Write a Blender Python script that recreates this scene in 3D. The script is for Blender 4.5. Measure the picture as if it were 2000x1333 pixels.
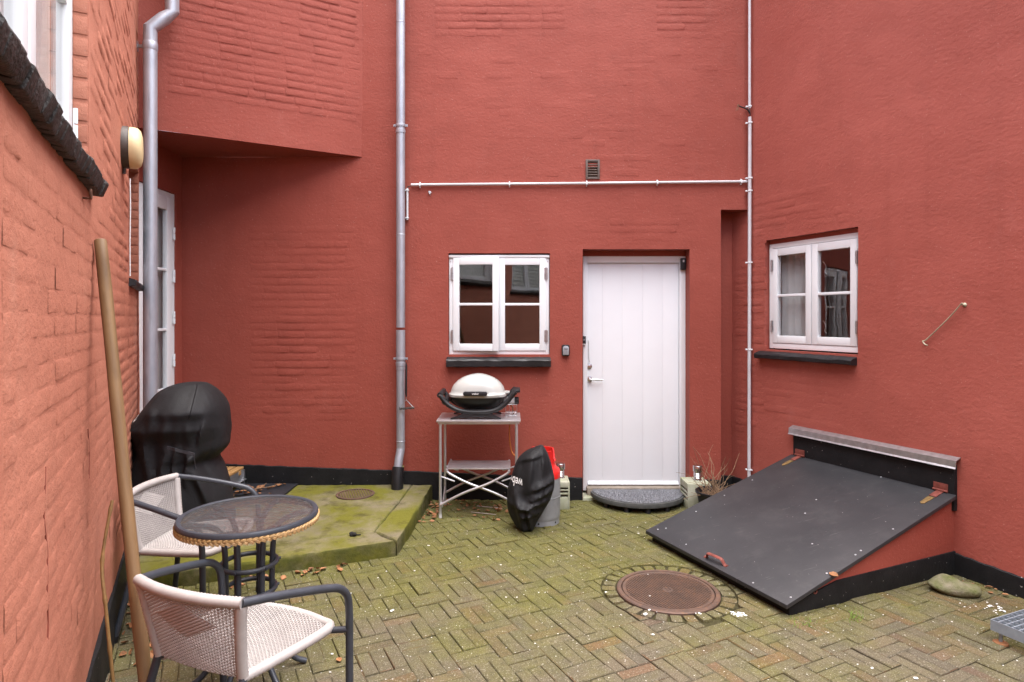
import bpy, bmesh, math, random
from mathutils import Matrix, Vector, noise as mnoise
from mathutils.bvhtree import BVHTree

random.seed(7)
for o in list(bpy.data.objects):
    bpy.data.objects.remove(o)
SC = bpy.context.scene
COL = SC.collection
R = math.radians
PI = math.pi

# ------------------------------------------------------------------ camera
F = 1222.2          # focal length in photo pixels (22 mm on 36 mm, 2000 px wide)
H = 1.61            # eye height
HOR = 623.0         # horizon row in the photo
cam_d = bpy.data.cameras.new('camera')
cam_d.lens = 22.0
cam_d.sensor_width = 36.0
cam_d.sensor_fit = 'HORIZONTAL'
cam_d.shift_y = -0.02175
cam_d.clip_start = 0.02
cam_d.clip_end = 400
cam = bpy.data.objects.new('camera', cam_d)
cam.location = (0, 0, H)
cam.rotation_euler = (R(90), 0, 0)
COL.objects.link(cam)
SC.camera = cam

# ------------------------------------------------------------------ light: bright overcast
SUN_DIR = Vector((0.14, -0.03, 1.0)).normalized()      # towards the sun
elev = math.asin(SUN_DIR.z)
world = bpy.data.worlds.new('World')
SC.world = world
world.use_nodes = True
wn = world.node_tree
wn.nodes.clear()
sky = wn.nodes.new('ShaderNodeTexSky')
sky.sky_type = 'NISHITA'
sky.sun_disc = False
sky.sun_elevation = elev
sky.sun_rotation = math.atan2(SUN_DIR.x, SUN_DIR.y)
sky.air_density = 1.0
sky.dust_density = 4.0
sky.ozone_density = 1.0
hsv = wn.nodes.new('ShaderNodeHueSaturation')
hsv.inputs['Saturation'].default_value = 0.75
bgn = wn.nodes.new('ShaderNodeBackground')
bgn.inputs['Strength'].default_value = 0.062
wout = wn.nodes.new('ShaderNodeOutputWorld')
wn.links.new(sky.outputs[0], hsv.inputs['Color'])
wn.links.new(hsv.outputs[0], bgn.inputs['Color'])
wn.links.new(bgn.outputs[0], wout.inputs['Surface'])
sun_d = bpy.data.lights.new('sun', 'SUN')
sun_d.energy = 1.5
sun_d.angle = R(100)
sun_d.color = (1.0, 0.985, 0.97)
sun = bpy.data.objects.new('sun', sun_d)
sun.rotation_euler = SUN_DIR.to_track_quat('Z', 'Y').to_euler()
sun.location = (0, 0, 12)
COL.objects.link(sun)
SC.view_settings.view_transform = 'Standard'
SC.view_settings.look = 'None'
SC.view_settings.gamma = 1.0
SC.view_settings.exposure = 2.97
SC.render.engine = 'CYCLES'
SC.cycles.max_bounces = 8
SC.cycles.diffuse_bounces = 2
SC.cycles.transparent_max_bounces = 12
SC.cycles.caustics_reflective = False
SC.cycles.caustics_refractive = False

# ------------------------------------------------------------------ layout frames
YB = 5.573                                   # facing wall
LW = Vector((-0.4582, 0.8888, 0))            # along the left wall, away
LO = Vector((-0.3853, 0, 0))
RWd = Vector((0.3915, -0.9202, 0))           # along the right wall, towards the camera
RO = Vector((2.111, YB, 0))

def frame(o, ang):
    return Matrix.Translation(o) @ Matrix.Rotation(ang, 4, 'Z')
FB = frame(Vector((0, YB, 0)), 0)
FL = frame(LO, math.atan2(LW.y, LW.x))
FR = frame(RO, math.atan2(RWd.y, RWd.x))
FO_A = Vector((-2.817, 4.717, 0)); FO_B = Vector((-1.332, YB, 0))
FO = frame(FO_A, math.atan2(FO_B.y - FO_A.y, FO_B.x - FO_A.x)); FO_LEN = (FO_B - FO_A).length
FD = frame(Vector((-2.94, 0, 0)), PI / 2)
FE = frame(Vector((3.6, -6.2, 0)), PI - 0.39)

def bk(px, py, Y=YB):
    return ((px - 1000) / F * Y, H - (py - HOR) / F * Y)
def gd(px, py, z=0.0):
    Y = F * (H - z) / (py - HOR)
    return Vector(((px - 1000) / F * Y, Y, z))
def rw(px, py):
    k = (px - 1000) / F
    Y = (RO.x + 0.42546 * YB) / (k + 0.42546)
    return ((YB - Y) / 0.9202, H - (py - HOR) / F * Y)
def lw(px, py, off=0.0):
    k = (1000 - px) / F
    Y = (0.3853 + off * 1.1251) / (k - 0.5155)
    return (Y * 1.1251, H - (py - HOR) / F * Y)

# ------------------------------------------------------------------ mesh helpers
class MB:
    def __init__(s):
        s.v = []; s.f = []
    def add(s, vs, fs, M=None):
        b = len(s.v)
        for p in vs:
            p = Vector(p)
            s.v.append(M @ p if M else p)
        for f in fs:
            s.f.append([b + i for i in f])
        return s
    def box(s, x0, x1, y0, y1, z0, z1, M=None):
        vs = [(x0,y0,z0),(x1,y0,z0),(x1,y1,z0),(x0,y1,z0),(x0,y0,z1),(x1,y0,z1),(x1,y1,z1),(x0,y1,z1)]
        fs = [(0,3,2,1),(4,5,6,7),(0,1,5,4),(1,2,6,5),(2,3,7,6),(3,0,4,7)]
        return s.add(vs, fs, M)
    def tube(s, pts, r, n=10, caps=True, closed=False, M=None, flat=1.0):
        pts = [Vector(p) for p in pts]
        N = len(pts)
        rr = r if isinstance(r, (list, tuple)) else [r] * N
        vs = []; fs = []
        prev = None
        for i, p in enumerate(pts):
            if closed:
                t = pts[(i + 1) % N] - pts[i - 1]
            else:
                t = pts[min(i + 1, N - 1)] - pts[max(i - 1, 0)]
            if t.length < 1e-9: t = Vector((0, 0, 1))
            t.normalize()
            if prev is None:
                a = Vector((0, 0, 1)) if abs(t.z) < 0.9 else Vector((1, 0, 0))
                u = t.cross(a).normalized()
            else:
                u = (prev - t * prev.dot(t))
                u = u.normalized() if u.length > 1e-6 else t.orthogonal().normalized()
            w = t.cross(u)
            prev = u
            for k in range(n):
                a = 2 * PI * k / n
                vs.append(p + u * (math.cos(a) * rr[i]) + w * (math.sin(a) * rr[i] * flat))
        M_ = N if closed else N - 1
        for i in range(M_):
            j = (i + 1) % N
            for k in range(n):
                l = (k + 1) % n
                fs.append((i*n+k, i*n+l, j*n+l, j*n+k))
        if caps and not closed:
            fs.append(tuple(range(n - 1, -1, -1)))
            fs.append(tuple((N - 1) * n + k for k in range(n)))
        return s.add(vs, fs, M)
    def lathe(s, prof, n=32, M=None, caps=True):
        vs = []; fs = []
        for r, z in prof:
            for k in range(n):
                a = 2 * PI * k / n
                vs.append((r * math.cos(a), r * math.sin(a), z))
        for i in range(len(prof) - 1):
            for k in range(n):
                l = (k + 1) % n
                fs.append((i*n+k, i*n+l, (i+1)*n+l, (i+1)*n+k))
        if caps:
            if prof[0][0] > 1e-5: fs.append(tuple(range(n - 1, -1, -1)))
            if prof[-1][0] > 1e-5: fs.append(tuple((len(prof) - 1) * n + k for k in range(n)))
        return s.add(vs, fs, M)
    def prism(s, poly, z0, z1, M=None):
        n = len(poly)
        vs = [(p[0], p[1], z0) for p in poly] + [(p[0], p[1], z1) for p in poly]
        fs = [tuple(range(n - 1, -1, -1)), tuple(range(n, 2 * n))]
        for i in range(n):
            j = (i + 1) % n
            fs.append((i, j, n + j, n + i))
        return s.add(vs, fs, M)
    def blob(s, c, sx, sy, sz, n=8, m=5, jit=0.15, seed=0, M=None):
        rnd = random.Random(seed); vs = []; fs = []
        for i in range(m + 1):
            t = PI * i / m
            for k in range(n):
                a = 2 * PI * k / n
                q = 1 + rnd.uniform(-jit, jit) if 0 < i < m else 1
                vs.append((c[0] + sx*q*math.sin(t)*math.cos(a), c[1] + sy*q*math.sin(t)*math.sin(a), c[2] + sz*math.cos(t)))
        for i in range(m):
            for k in range(n):
                l = (k + 1) % n
                fs.append((i*n+k, (i+1)*n+k, (i+1)*n+l, i*n+l))
        return s.add(vs, fs, M)
    def mesh(s, name, mat=None, bevel=0.0, angle=38, segs=2):
        me = bpy.data.meshes.new(name)
        bm = bmesh.new()
        vv = [bm.verts.new(p) for p in s.v]
        for f in s.f:
            try: bm.faces.new([vv[i] for i in f])
            except ValueError: pass
        bmesh.ops.remove_doubles(bm, verts=bm.verts, dist=1e-6)
        bmesh.ops.recalc_face_normals(bm, faces=bm.faces)
        if bevel > 0:
            es = [e for e in bm.edges if len(e.link_faces) == 2 and e.calc_face_angle(0) > R(40)]
            bmesh.ops.bevel(bm, geom=es, offset=bevel, segments=segs, profile=0.6, affect='EDGES', clamp_overlap=True)
        bm.to_mesh(me); bm.free()
        me.polygons.foreach_set('use_smooth', [True] * len(me.polygons))
        me.set_sharp_from_angle(angle=R(angle))
        if mat: me.materials.append(mat)
        return me

def world_of(o):
    if o is None: return Matrix.Identity(4)
    if o.parent: return world_of(o.parent) @ o.matrix_parent_inverse @ o.matrix_basis
    return o.matrix_basis.copy()

def obj(name, mb, mat, parent=None, M=None, bevel=0.0, angle=38, segs=2):
    me = mb if isinstance(mb, bpy.types.Mesh) else mb.mesh(name, mat, bevel, angle, segs)
    o = bpy.data.objects.new(name, me)
    COL.objects.link(o)
    if parent:
        o.parent = parent
        if M is not None:
            o.matrix_parent_inverse = world_of(parent).inverted()
            o.matrix_basis = M
    elif M is not None:
        o.matrix_basis = M
    return o

def tag(o, label, cat, group=None):
    o['label'] = label; o['category'] = cat
    if group: o['group'] = group
    return o
def thing(name, label, cat, loc=(0,0,0), rz=0.0, group=None, M=None):
    e = bpy.data.objects.new(name, None)
    e.empty_display_size = 0.1
    COL.objects.link(e)
    e.matrix_basis = M if M is not None else frame(Vector(loc), rz)
    return tag(e, label, cat, group)
def struct(o):
    o['kind'] = 'structure'; return o
def stuff(o):
    o['kind'] = 'stuff'; return o
def B(*a):
    return MB().box(*a)

def smooth_path(pts, per=6):
    P = [Vector(p) for p in pts]
    out = []
    for i in range(len(P) - 1):
        p0 = P[max(i-1, 0)]; p1 = P[i]; p2 = P[i+1]; p3 = P[min(i+2, len(P)-1)]
        for k in range(per):
            t = k / per
            out.append(0.5 * ((2*p1) + (p2-p0)*t + (2*p0-5*p1+4*p2-p3)*t*t + (-p0+3*p1-3*p2+p3)*t*t*t))
    out.append(P[-1])
    return out

# ------------------------------------------------------------------ materials
class NT:
    def __init__(s, name):
        s.m = bpy.data.materials.new(name); s.m.use_nodes = True
        s.t = s.m.node_tree; s.t.nodes.clear()
        s.out = s.n('ShaderNodeOutputMaterial')
        s.pos = s.n('ShaderNodeNewGeometry').outputs['Position']
    def n(s, typ, **kw):
        nd = s.t.nodes.new(typ)
        for k, v in kw.items(): setattr(nd, k, v)
        return nd
    def l(s, a, b): s.t.links.new(a, b)
    def noise(s, scale, detail=4, rough=0.55, vec=None, sc=None, dist=0.0):
        nd = s.n('ShaderNodeTexNoise')
        nd.inputs['Scale'].default_value = scale; nd.inputs['Detail'].default_value = detail
        nd.inputs['Roughness'].default_value = rough; nd.inputs['Distortion'].default_value = dist
        v = vec or s.pos
        if sc:
            mp = s.n('ShaderNodeMapping'); mp.inputs['Scale'].default_value = sc
            s.l(v, mp.inputs['Vector']); v = mp.outputs[0]
        s.l(v, nd.inputs['Vector'])
        return nd.outputs['Fac']
    def ramp(s, fac, stops, interp='LINEAR'):
        nd = s.n('ShaderNodeValToRGB'); cr = nd.color_ramp; cr.interpolation = interp
        while len(cr.elements) < len(stops): cr.elements.new(0.5)
        for e, (p, c) in zip(cr.elements, stops):
            e.position = p; e.color = (*c, 1) if len(c) == 3 else c
        s.l(fac, nd.inputs['Fac'])
        return nd.outputs['Color']
    def step(s, fac, a, b):
        nd = s.n('ShaderNodeMapRange'); nd.inputs['From Min'].default_value = a; nd.inputs['From Max'].default_value = b
        nd.clamp = True
        s.l(fac, nd.inputs['Value'])
        return nd.outputs['Result']
    def math(s, op, a, b=None):
        nd = s.n('ShaderNodeMath', operation=op)
        for i, x in enumerate((a, b)):
            if x is None: continue
            if isinstance(x, (int, float)): nd.inputs[i].default_value = x
            else: s.l(x, nd.inputs[i])
        return nd.outputs[0]
    def mix(s, fac, a, b, mode='MIX'):
        nd = s.n('ShaderNodeMix', data_type='RGBA', blend_type=mode)
        for i, x in ((0, fac), (6, a), (7, b)):
            if isinstance(x, (int, float)): nd.inputs[i].default_value = x
            elif isinstance(x, tuple): nd.inputs[i].default_value = (*x, 1)
            else: s.l(x, nd.inputs[i])
        return nd.outputs[2]
    def bump(s, h, strength=0.5, dist=0.01, normal=None):
        nd = s.n('ShaderNodeBump'); nd.inputs['Strength'].default_value = strength
        nd.inputs['Distance'].default_value = dist
        s.l(h, nd.inputs['Height'])
        if normal: s.l(normal, nd.inputs['Normal'])
        return nd.outputs['Normal']
    def bsdf(s, color, rough=0.6, metal=0.0, normal=None, spec=0.5, sheen=0.0):
        p = s.n('ShaderNodeBsdfPrincipled')
        for key, x in (('Base Color', color), ('Roughness', rough), ('Metallic', metal)):
            if isinstance(x, (int, float)): p.inputs[key].default_value = x
            elif isinstance(x, tuple): p.inputs[key].default_value = (*x, 1)
            else: s.l(x, p.inputs[key])
        p.inputs['Specular IOR Level'].default_value = spec
        if sheen: p.inputs['Sheen Weight'].default_value = sheen
        if normal: s.l(normal, p.inputs['Normal'])
        s.l(p.outputs[0], s.out.inputs['Surface'])
        return p

def simple(name, col, rough=0.5, metal=0.0, var=0.15, vs=12.0, bs=60.0, bstr=0.15, bd=0.002, spec=0.5, col2=None):
    t = NT(name)
    n1 = t.noise(vs, 4)
    c2 = col2 or tuple(c * (1 - var) for c in col)
    c1 = tuple(min(1, c * (1 + var * 0.6)) for c in col)
    c = t.mix(t.step(n1, 0.3, 0.7), c1, c2)
    rr = t.math('ADD', rough - 0.08, t.math('MULTIPLY', t.noise(vs * 2.5, 3), 0.16))
    nm = t.bump(t.noise(bs, 3), bstr, bd)
    t.bsdf(c, rr, metal, nm, spec)
    return t.m

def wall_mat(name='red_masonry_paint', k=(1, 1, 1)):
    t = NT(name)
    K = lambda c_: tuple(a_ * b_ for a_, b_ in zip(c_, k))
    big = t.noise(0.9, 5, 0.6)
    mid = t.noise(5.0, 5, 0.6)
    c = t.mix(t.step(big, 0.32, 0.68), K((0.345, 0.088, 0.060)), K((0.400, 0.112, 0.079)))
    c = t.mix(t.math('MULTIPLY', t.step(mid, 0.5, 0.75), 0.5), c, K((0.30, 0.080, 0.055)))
    # faint chalky bloom and scuffs
    st = t.noise(2.6, 6, 0.7, sc=(1, 1, 0.5))
    c = t.mix(t.math('MULTIPLY', t.step(st, 0.60, 0.78), 0.22), c, K((0.48, 0.21, 0.17)))
    run = t.noise(6.0, 4, 0.6, sc=(1, 1, 0.06))
    c = t.mix(t.math('MULTIPLY', t.step(run, 0.56, 0.72), 0.22), c, K((0.26, 0.066, 0.044)))
    sp = t.noise(95.0, 2, 0.5)
    c = t.mix(t.math('MULTIPLY', t.step(sp, 0.70, 0.74), 0.35), c, (0.62, 0.36, 0.30))
    h1 = t.noise(260.0, 3, 0.6)
    h2 = t.noise(42.0, 4, 0.6)
    h3 = t.noise(13.0, 4, 0.6, sc=(1, 1, 2.2), dist=0.6)
    nm = t.bump(h3, 0.22, 0.010)
    nm = t.bump(h2, 0.55, 0.005, nm)
    nm = t.bump(h1, 0.50, 0.0018, nm)
    t.bsdf(c, 0.72, 0, nm, 0.35)
    return t.m

def plinth_mat():
    t = NT('black_tar_paint')
    c = t.mix(t.step(t.noise(7, 5, 0.65), 0.35, 0.7), (0.006, 0.006, 0.007), (0.013, 0.013, 0.014))
    sp = t.noise(55, 2, 0.5)
    c = t.mix(t.step(sp, 0.735, 0.76), c, (0.35, 0.33, 0.31))
    nm = t.bump(t.noise(25, 5, 0.65), 0.5, 0.006)
    t.bsdf(c, 0.62, 0, nm, 0.25)
    return t.m

def paver_mat():
    t = NT('weathered_paver')
    isl = t.n('ShaderNodeNewGeometry').outputs['Random Per Island']
    oi = t.n('ShaderNodeObjectInfo').outputs['Random']
    rnd = t.math('FRACT', t.math('ADD', isl, oi))
    c = t.ramp(rnd, [(0.0, (0.0960, 0.0784, 0.0504)), (0.34, (0.1152, 0.0936, 0.0616)), (0.55, (0.0856, 0.0720, 0.0504)),
                     (0.74, (0.1216, 0.0960, 0.0600)), (0.84, (0.1216, 0.0664, 0.0376)), (0.93, (0.0808, 0.0600, 0.0424)), (1.0, (0.1320, 0.0720, 0.0360))])
    # moss film: patchy, thicker towards the slab and the back of the yard
    sep = t.n('ShaderNodeSeparateXYZ'); t.l(t.pos, sep.inputs[0])
    yy = t.step(sep.outputs['Y'], 2.6, 4.3)
    xx = t.step(sep.outputs['X'], 1.4, -1.0)
    k = t.math('ADD', t.math('MULTIPLY', yy, 0.26), t.math('MULTIPLY', t.math('MULTIPLY', xx, yy), 0.10))
    m = t.math('ADD', t.noise(2.2, 6, 0.68), k)
    mask = t.math('MULTIPLY', t.step(m, 0.46, 0.80), 0.84)
    mossc = t.mix(t.step(t.noise(9, 4), 0.35, 0.65), (0.0781, 0.0790, 0.0122), (0.1220, 0.1150, 0.0218))
    c = t.mix(mask, c, mossc)
    dirt = t.noise(16, 5, 0.7)
    c = t.mix(t.math('MULTIPLY', t.step(dirt, 0.52, 0.72), 0.5), c, (0.0384, 0.0328, 0.0192))
    # exposed aggregate
    g = t.noise(150, 2, 0.6)
    c = t.mix(t.math('MULTIPLY', t.step(g, 0.585, 0.64), 0.55), c, (0.2960, 0.2720, 0.2128))
    g2 = t.noise(170, 2, 0.6, sc=(1, 1, 1.3))
    c = t.mix(t.math('MULTIPLY', t.step(g2, 0.57, 0.63), 0.62), c, (0.0240, 0.0216, 0.0136))
    v = t.n('ShaderNodeTexVoronoi'); v.inputs['Scale'].default_value = 62; t.l(t.pos, v.inputs['Vector'])
    sel = t.n('ShaderNodeSeparateColor'); t.l(v.outputs['Color'], sel.inputs[0])
    dot = t.math('MULTIPLY', t.step(v.outputs['Distance'], 0.26, 0.16), t.step(sel.outputs[0], 0.925, 0.935))
    c = t.mix(dot, c, (0.4384, 0.4264, 0.3792))
    hh = t.math('ADD', t.math('MULTIPLY', t.noise(150, 2, 0.6), 0.6), t.noise(35, 4, 0.6))
    nm = t.bump(hh, 0.7, 0.005)
    t.bsdf(c, 0.85, 0, nm, 0.25)
    return t.m

def concrete_moss_mat():
    t = NT('mossy_concrete')
    c = t.mix(t.step(t.noise(3.5, 6, 0.65), 0.3, 0.7), (0.1949, 0.1687, 0.1083), (0.1357, 0.1163, 0.0707))
    m = t.noise(2.1, 6, 0.66)
    c = t.mix(t.math('MULTIPLY', t.step(m, 0.38, 0.56), 0.92), c, (0.1220, 0.1186, 0.0103))
    m2 = t.noise(5.5, 6, 0.7)
    c = t.mix(t.math('MULTIPLY', t.step(m2, 0.52, 0.66), 0.7), c, (0.0547, 0.0479, 0.0137))
    g = t.noise(210, 2, 0.5)
    c = t.mix(t.math('MULTIPLY', t.step(g, 0.60, 0.66), 0.35), c, (0.0433, 0.0376, 0.0217))
    # the broken upright faces carry darker moss growth
    ge = t.n('ShaderNodeNewGeometry'); sn = t.n('ShaderNodeSeparateXYZ'); t.l(ge.outputs['True Normal'], sn.inputs[0])
    side = t.math('MULTIPLY', t.step(sn.outputs['Z'], 0.75, 0.3), t.step(t.noise(14, 5, 0.7), 0.30, 0.62))
    c = t.mix(t.math('MULTIPLY', side, 0.85), c, (0.0570, 0.0627, 0.0125))
    nm = t.bump(t.noise(28, 6, 0.7), 0.6, 0.008)
    nm = t.bump(t.noise(190, 2), 0.35, 0.002, nm)
    t.bsdf(c, 0.9, 0, nm, 0.2)
    return t.m

def soil_mat():
    t = NT('joint_soil')
    c = t.mix(t.step(t.noise(12, 5, 0.7), 0.35, 0.65), (0.034, 0.028, 0.017), (0.062, 0.056, 0.024))
    t.bsdf(c, 0.95, 0, t.bump(t.noise(90, 4), 0.8, 0.006), 0.1)
    return t.m

def glass_mat(name='window_glass', tint=(1, 1, 1), refl=1.0):
    t = NT(name)
    fa = t.n('ShaderNodeLayerWeight').outputs['Facing']
    fres = t.math('ADD', 0.075, t.math('MULTIPLY', t.math('POWER', fa, 4.0), 0.6))      # same from either face of the pane
    tr = t.n('ShaderNodeBsdfTransparent'); tr.inputs['Color'].default_value = (*tint, 1)
    gl = t.n('ShaderNodeBsdfGlossy'); gl.inputs['Roughness'].default_value = 0.0
    nm = t.bump(t.noise(2.2, 2), 0.05, 0.02); t.l(nm, gl.inputs['Normal'])
    mx = t.n('ShaderNodeMixShader')
    t.l(t.math('MULTIPLY', fres, refl), mx.inputs[0])
    t.l(tr.outputs[0], mx.inputs[1]); t.l(gl.outputs[0], mx.inputs[2])
    t.l(mx.outputs[0], t.out.inputs['Surface'])
    return t.m

def ripple_glass_mat():
    t = NT('rippled_table_glass')
    w = t.noise(46, 1, 0.5, sc=(0.40, 1.9, 1), dist=0.5)
    nm = t.bump(w, 1.0, 0.010)
    tr = t.n('ShaderNodeBsdfTransparent'); tr.inputs['Color'].default_value = (0.80, 0.79, 0.78, 1)
    gl = t.n('ShaderNodeBsdfGlossy'); gl.inputs['Roughness'].default_value = 0.06; t.l(nm, gl.inputs['Normal'])
    gl.inputs['Color'].default_value = (0.9, 0.9, 0.9, 1)
    df = t.n('ShaderNodeBsdfDiffuse'); df.inputs['Color'].default_value = (0.20, 0.20, 0.20, 1); t.l(nm, df.inputs['Normal'])
    lw_ = t.n('ShaderNodeLayerWeight'); t.l(nm, lw_.inputs['Normal'])
    fres = t.math('ADD', 0.06, t.math('MULTIPLY', t.math('POWER', lw_.outputs['Facing'], 4.0), 0.9))
    m0 = t.n('ShaderNodeMixShader'); m0.inputs[0].default_value = 0.20
    t.l(tr.outputs[0], m0.inputs[1]); t.l(df.outputs[0], m0.inputs[2])
    mx = t.n('ShaderNodeMixShader'); t.l(fres, mx.inputs[0])
    t.l(m0.outputs[0], mx.inputs[1]); t.l(gl.outputs[0], mx.inputs[2])
    t.l(mx.outputs[0], t.out.inputs['Surface'])
    return t.m

def zinc_mat():
    t = NT('weathered_zinc')
    c = t.mix(t.step(t.noise(14, 5, 0.6, sc=(1, 1, 0.35)), 0.3, 0.7), (0.34, 0.36, 0.41), (0.46, 0.48, 0.53))
    c = t.mix(t.math('MULTIPLY', t.step(t.noise(30, 4, sc=(1, 1, 0.12)), 0.55, 0.7), 0.5), c, (0.26, 0.26, 0.28))
    t.bsdf(c, 0.48, 0.55, t.bump(t.noise(8, 3), 0.15, 0.006), 0.5)
    return t.m

def cast_iron_mat():
    t = NT('rusty_cast_iron')
    c = t.mix(t.step(t.noise(9, 5, 0.65), 0.35, 0.68), (0.135, 0.080, 0.058), (0.085, 0.058, 0.047))
    c = t.mix(t.math('MULTIPLY', t.step(t.noise(40, 4), 0.55, 0.7), 0.5), c, (0.22, 0.11, 0.05))
    t.bsdf(c, 0.62, 0.35, t.bump(t.noise(160, 3), 0.4, 0.002), 0.4)
    return t.m

def wood_mat(name, c1, c2, sc=(30, 30, 3), rough=0.6):
    t = NT(name)
    oc = t.n('ShaderNodeTexCoord').outputs['Object']
    g = t.noise(1.0, 5, 0.6, vec=oc, sc=sc, dist=0.4)
    c = t.mix(t.step(g, 0.3, 0.7), c1, c2)
    g2 = t.noise(4.0, 4, 0.6)
    c = t.mix(t.math('MULTIPLY', t.step(g2, 0.5, 0.75), 0.45), c, tuple(x * 0.55 for x in c2))
    t.bsdf(c, rough, 0, t.bump(g, 0.2, 0.002), 0.35)
    return t.m

def fabric_mat():
    t = NT('black_cover_fabric')
    c = t.mix(t.step(t.noise(5, 5), 0.3, 0.7), (0.008, 0.008, 0.009), (0.014, 0.014, 0.016))
    c = t.mix(t.math('MULTIPLY', t.step(t.noise(240, 2), 0.70, 0.74), 0.3), c, (0.2, 0.2, 0.2))
    nm = t.bump(t.noise(11, 4, 0.55, dist=0.8), 0.35, 0.012)
    nm = t.bump(t.noise(400, 2), 0.12, 0.001, nm)
    t.bsdf(c, 0.64, 0, nm, 0.28)
    return t.m

M_WALL = wall_mat(k=(.77, .62, .60)); M_WALL_L = wall_mat('salmon_masonry_paint_lit', (1.16, 1.62, 1.48)); M_WALL_R = wall_mat('rosy_masonry_paint_lit', (.92, .83, .87)); M_PLINTH = plinth_mat(); M_PAVER = paver_mat(); M_SLAB = concrete_moss_mat(); M_SOIL = soil_mat()  # left and right wing copies lightened in place of daylight missing there
M_GLASS = glass_mat(); M_TGLASS = ripple_glass_mat(); M_ZINC = zinc_mat(); M_IRON = cast_iron_mat(); M_FAB = fabric_mat()
M_WHITE = simple('white_gloss_paint', (0.78, 0.80, 0.82), 0.42, 0, 0.035, 3, 40, 0.06, 0.001)
M_DOOR = simple('white_door_paint', (0.78, 0.80, 0.825), 0.40, 0, 0.025, 2, 30, 0.05, 0.001)
M_CREAM = simple('yellowed_lamp_plastic', (0.72, 0.58, 0.33), 0.4, 0, 0.08, 12, 80, 0.05)
M_BROWN = simple('dark_brown_plastic', (0.055, 0.038, 0.028), 0.55, 0, 0.3, 20)
M_SILL = simple('black_painted_sill', (0.008, 0.008, 0.010), 0.48, 0, 0.4, 30, 45, 0.6, 0.006)
M_SILLBRICK = simple('flaking_black_sill_brick', (0.012, 0.011, 0.010), 0.65, 0, 0.5, 35, 70, 1.0, 0.008, col2=(0.036, 0.028, 0.025))
M_PVC = simple('grey_white_conduit', (0.60, 0.59, 0.61), 0.45, 0, 0.08, 15)
M_STEEL = simple('galvanised_steel', (0.50, 0.51, 0.53), 0.38, 0.85, 0.2, 25)
M_CHROME = simple('brushed_steel', (0.60, 0.60, 0.60), 0.24, 1.0, 0.12, 30)
M_ALU = simple('anodised_aluminium', (0.60, 0.60, 0.62), 0.36, 0.75, 0.12, 14)
M_BLACKPL = simple('black_plastic', (0.009, 0.009, 0.011), 0.48, 0, 0.25, 18, 220, 0.12, 0.001)
M_BLACKIRON = simple('black_enamel_bowl', (0.010, 0.010, 0.010), 0.5, 0, 0.3, 18, 160, 0.3, 0.001)
M_GREYTUBE = simple('charcoal_powder_coat', (0.040, 0.046, 0.058), 0.42, 0.1, 0.2, 20, 200, 0.1, 0.001)
M_WICKER = simple('pale_wicker', (0.40, 0.37, 0.355), 0.5, 0, 0.12, 18, 120, 0.2)
M_BRAID = simple('tan_wicker_braid', (0.42, 0.255, 0.105), 0.5, 0, 0.35, 60, 150, 0.3)
M_LIDWHITE = simple('off_white_enamel', (0.43, 0.43, 0.41), 0.22, 0, 0.03, 6, 30, 0.02)
M_RED = simple('red_plastic', (0.62, 0.018, 0.016), 0.38, 0, 0.15, 12)
M_GASGREY = simple('grey_gas_cylinder_paint', (0.27, 0.285, 0.30), 0.5, 0.1, 0.2, 10, 60, 0.15, 0.002)
M_ORANGE = simple('orange_rubber_hose', (0.60, 0.19, 0.035), 0.5, 0, 0.15, 12)
M_BLOCK = simple('mossy_grey_concrete', (0.37, 0.37, 0.30), 0.9, 0, 0.3, 9, 120, 0.5, 0.004, col2=(0.24, 0.26, 0.15))
M_LID = None
M_REDIRON = simple('red_brown_painted_iron', (0.20, 0.052, 0.038), 0.55, 0.1, 0.35, 40)
M_LEAF = simple('dry_leaf', (0.30, 0.135, 0.055), 0.7, 0, 0.5, 25, 80, 0.2)
M_TWIG = simple('dry_twig', (0.24, 0.15, 0.085), 0.8, 0, 0.4, 40)
M_POTSOIL = simple('dry_potting_soil', (0.10, 0.055, 0.028), 0.95, 0, 0.5, 60, 90, 0.9, 0.01)
M_POLE = wood_mat('worn_broom_wood', (0.215, 0.128, 0.058), (0.125, 0.068, 0.030))
M_BAMBOO = simple('bamboo_cane', (0.24, 0.135, 0.05), 0.45, 0, 0.35, 22)
M_DECK = wood_mat('oiled_deck_wood', (0.42, 0.25, 0.10), (0.31, 0.17, 0.065), sc=(40, 4, 40))
M_STONE = simple('mossy_fieldstone', (0.17, 0.15, 0.10), 0.9, 0, 0.3, 14, 60, 0.7, 0.01, col2=(0.085, 0.095, 0.022))
M_MAT = simple('dark_rubber_mat', (0.012, 0.013, 0.018), 0.6, 0, 0.3, 18, 90, 0.5, 0.003)
M_PILE = simple('grey_coir_pile', (0.34, 0.345, 0.37), 0.95, 0, 0.55, 120, 260, 0.6, 0.004, spec=0.1)
M_RUBBER = simple('dark_rubber_edge', (0.070, 0.072, 0.070), 0.65, 0, 0.3, 25, 80, 0.4)
M_DEBRIS = simple('white_chalky_bits', (0.72, 0.72, 0.70), 0.85, 0, 0.15, 30)
M_ROOM = simple('interior_plaster', (0.30, 0.27, 0.24), 0.9, 0, 0.1, 4)
M_ROOMW = simple('room_white_light_bounce', (0.78, 0.77, 0.73), 0.9, 0, 0.04, 4)  # made-up room walls, white to bounce sky light onto the curtains
M_ROOMD = simple('unlit_interior', (0.05, 0.045, 0.045), 0.9, 0, 0.1, 4)
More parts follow.
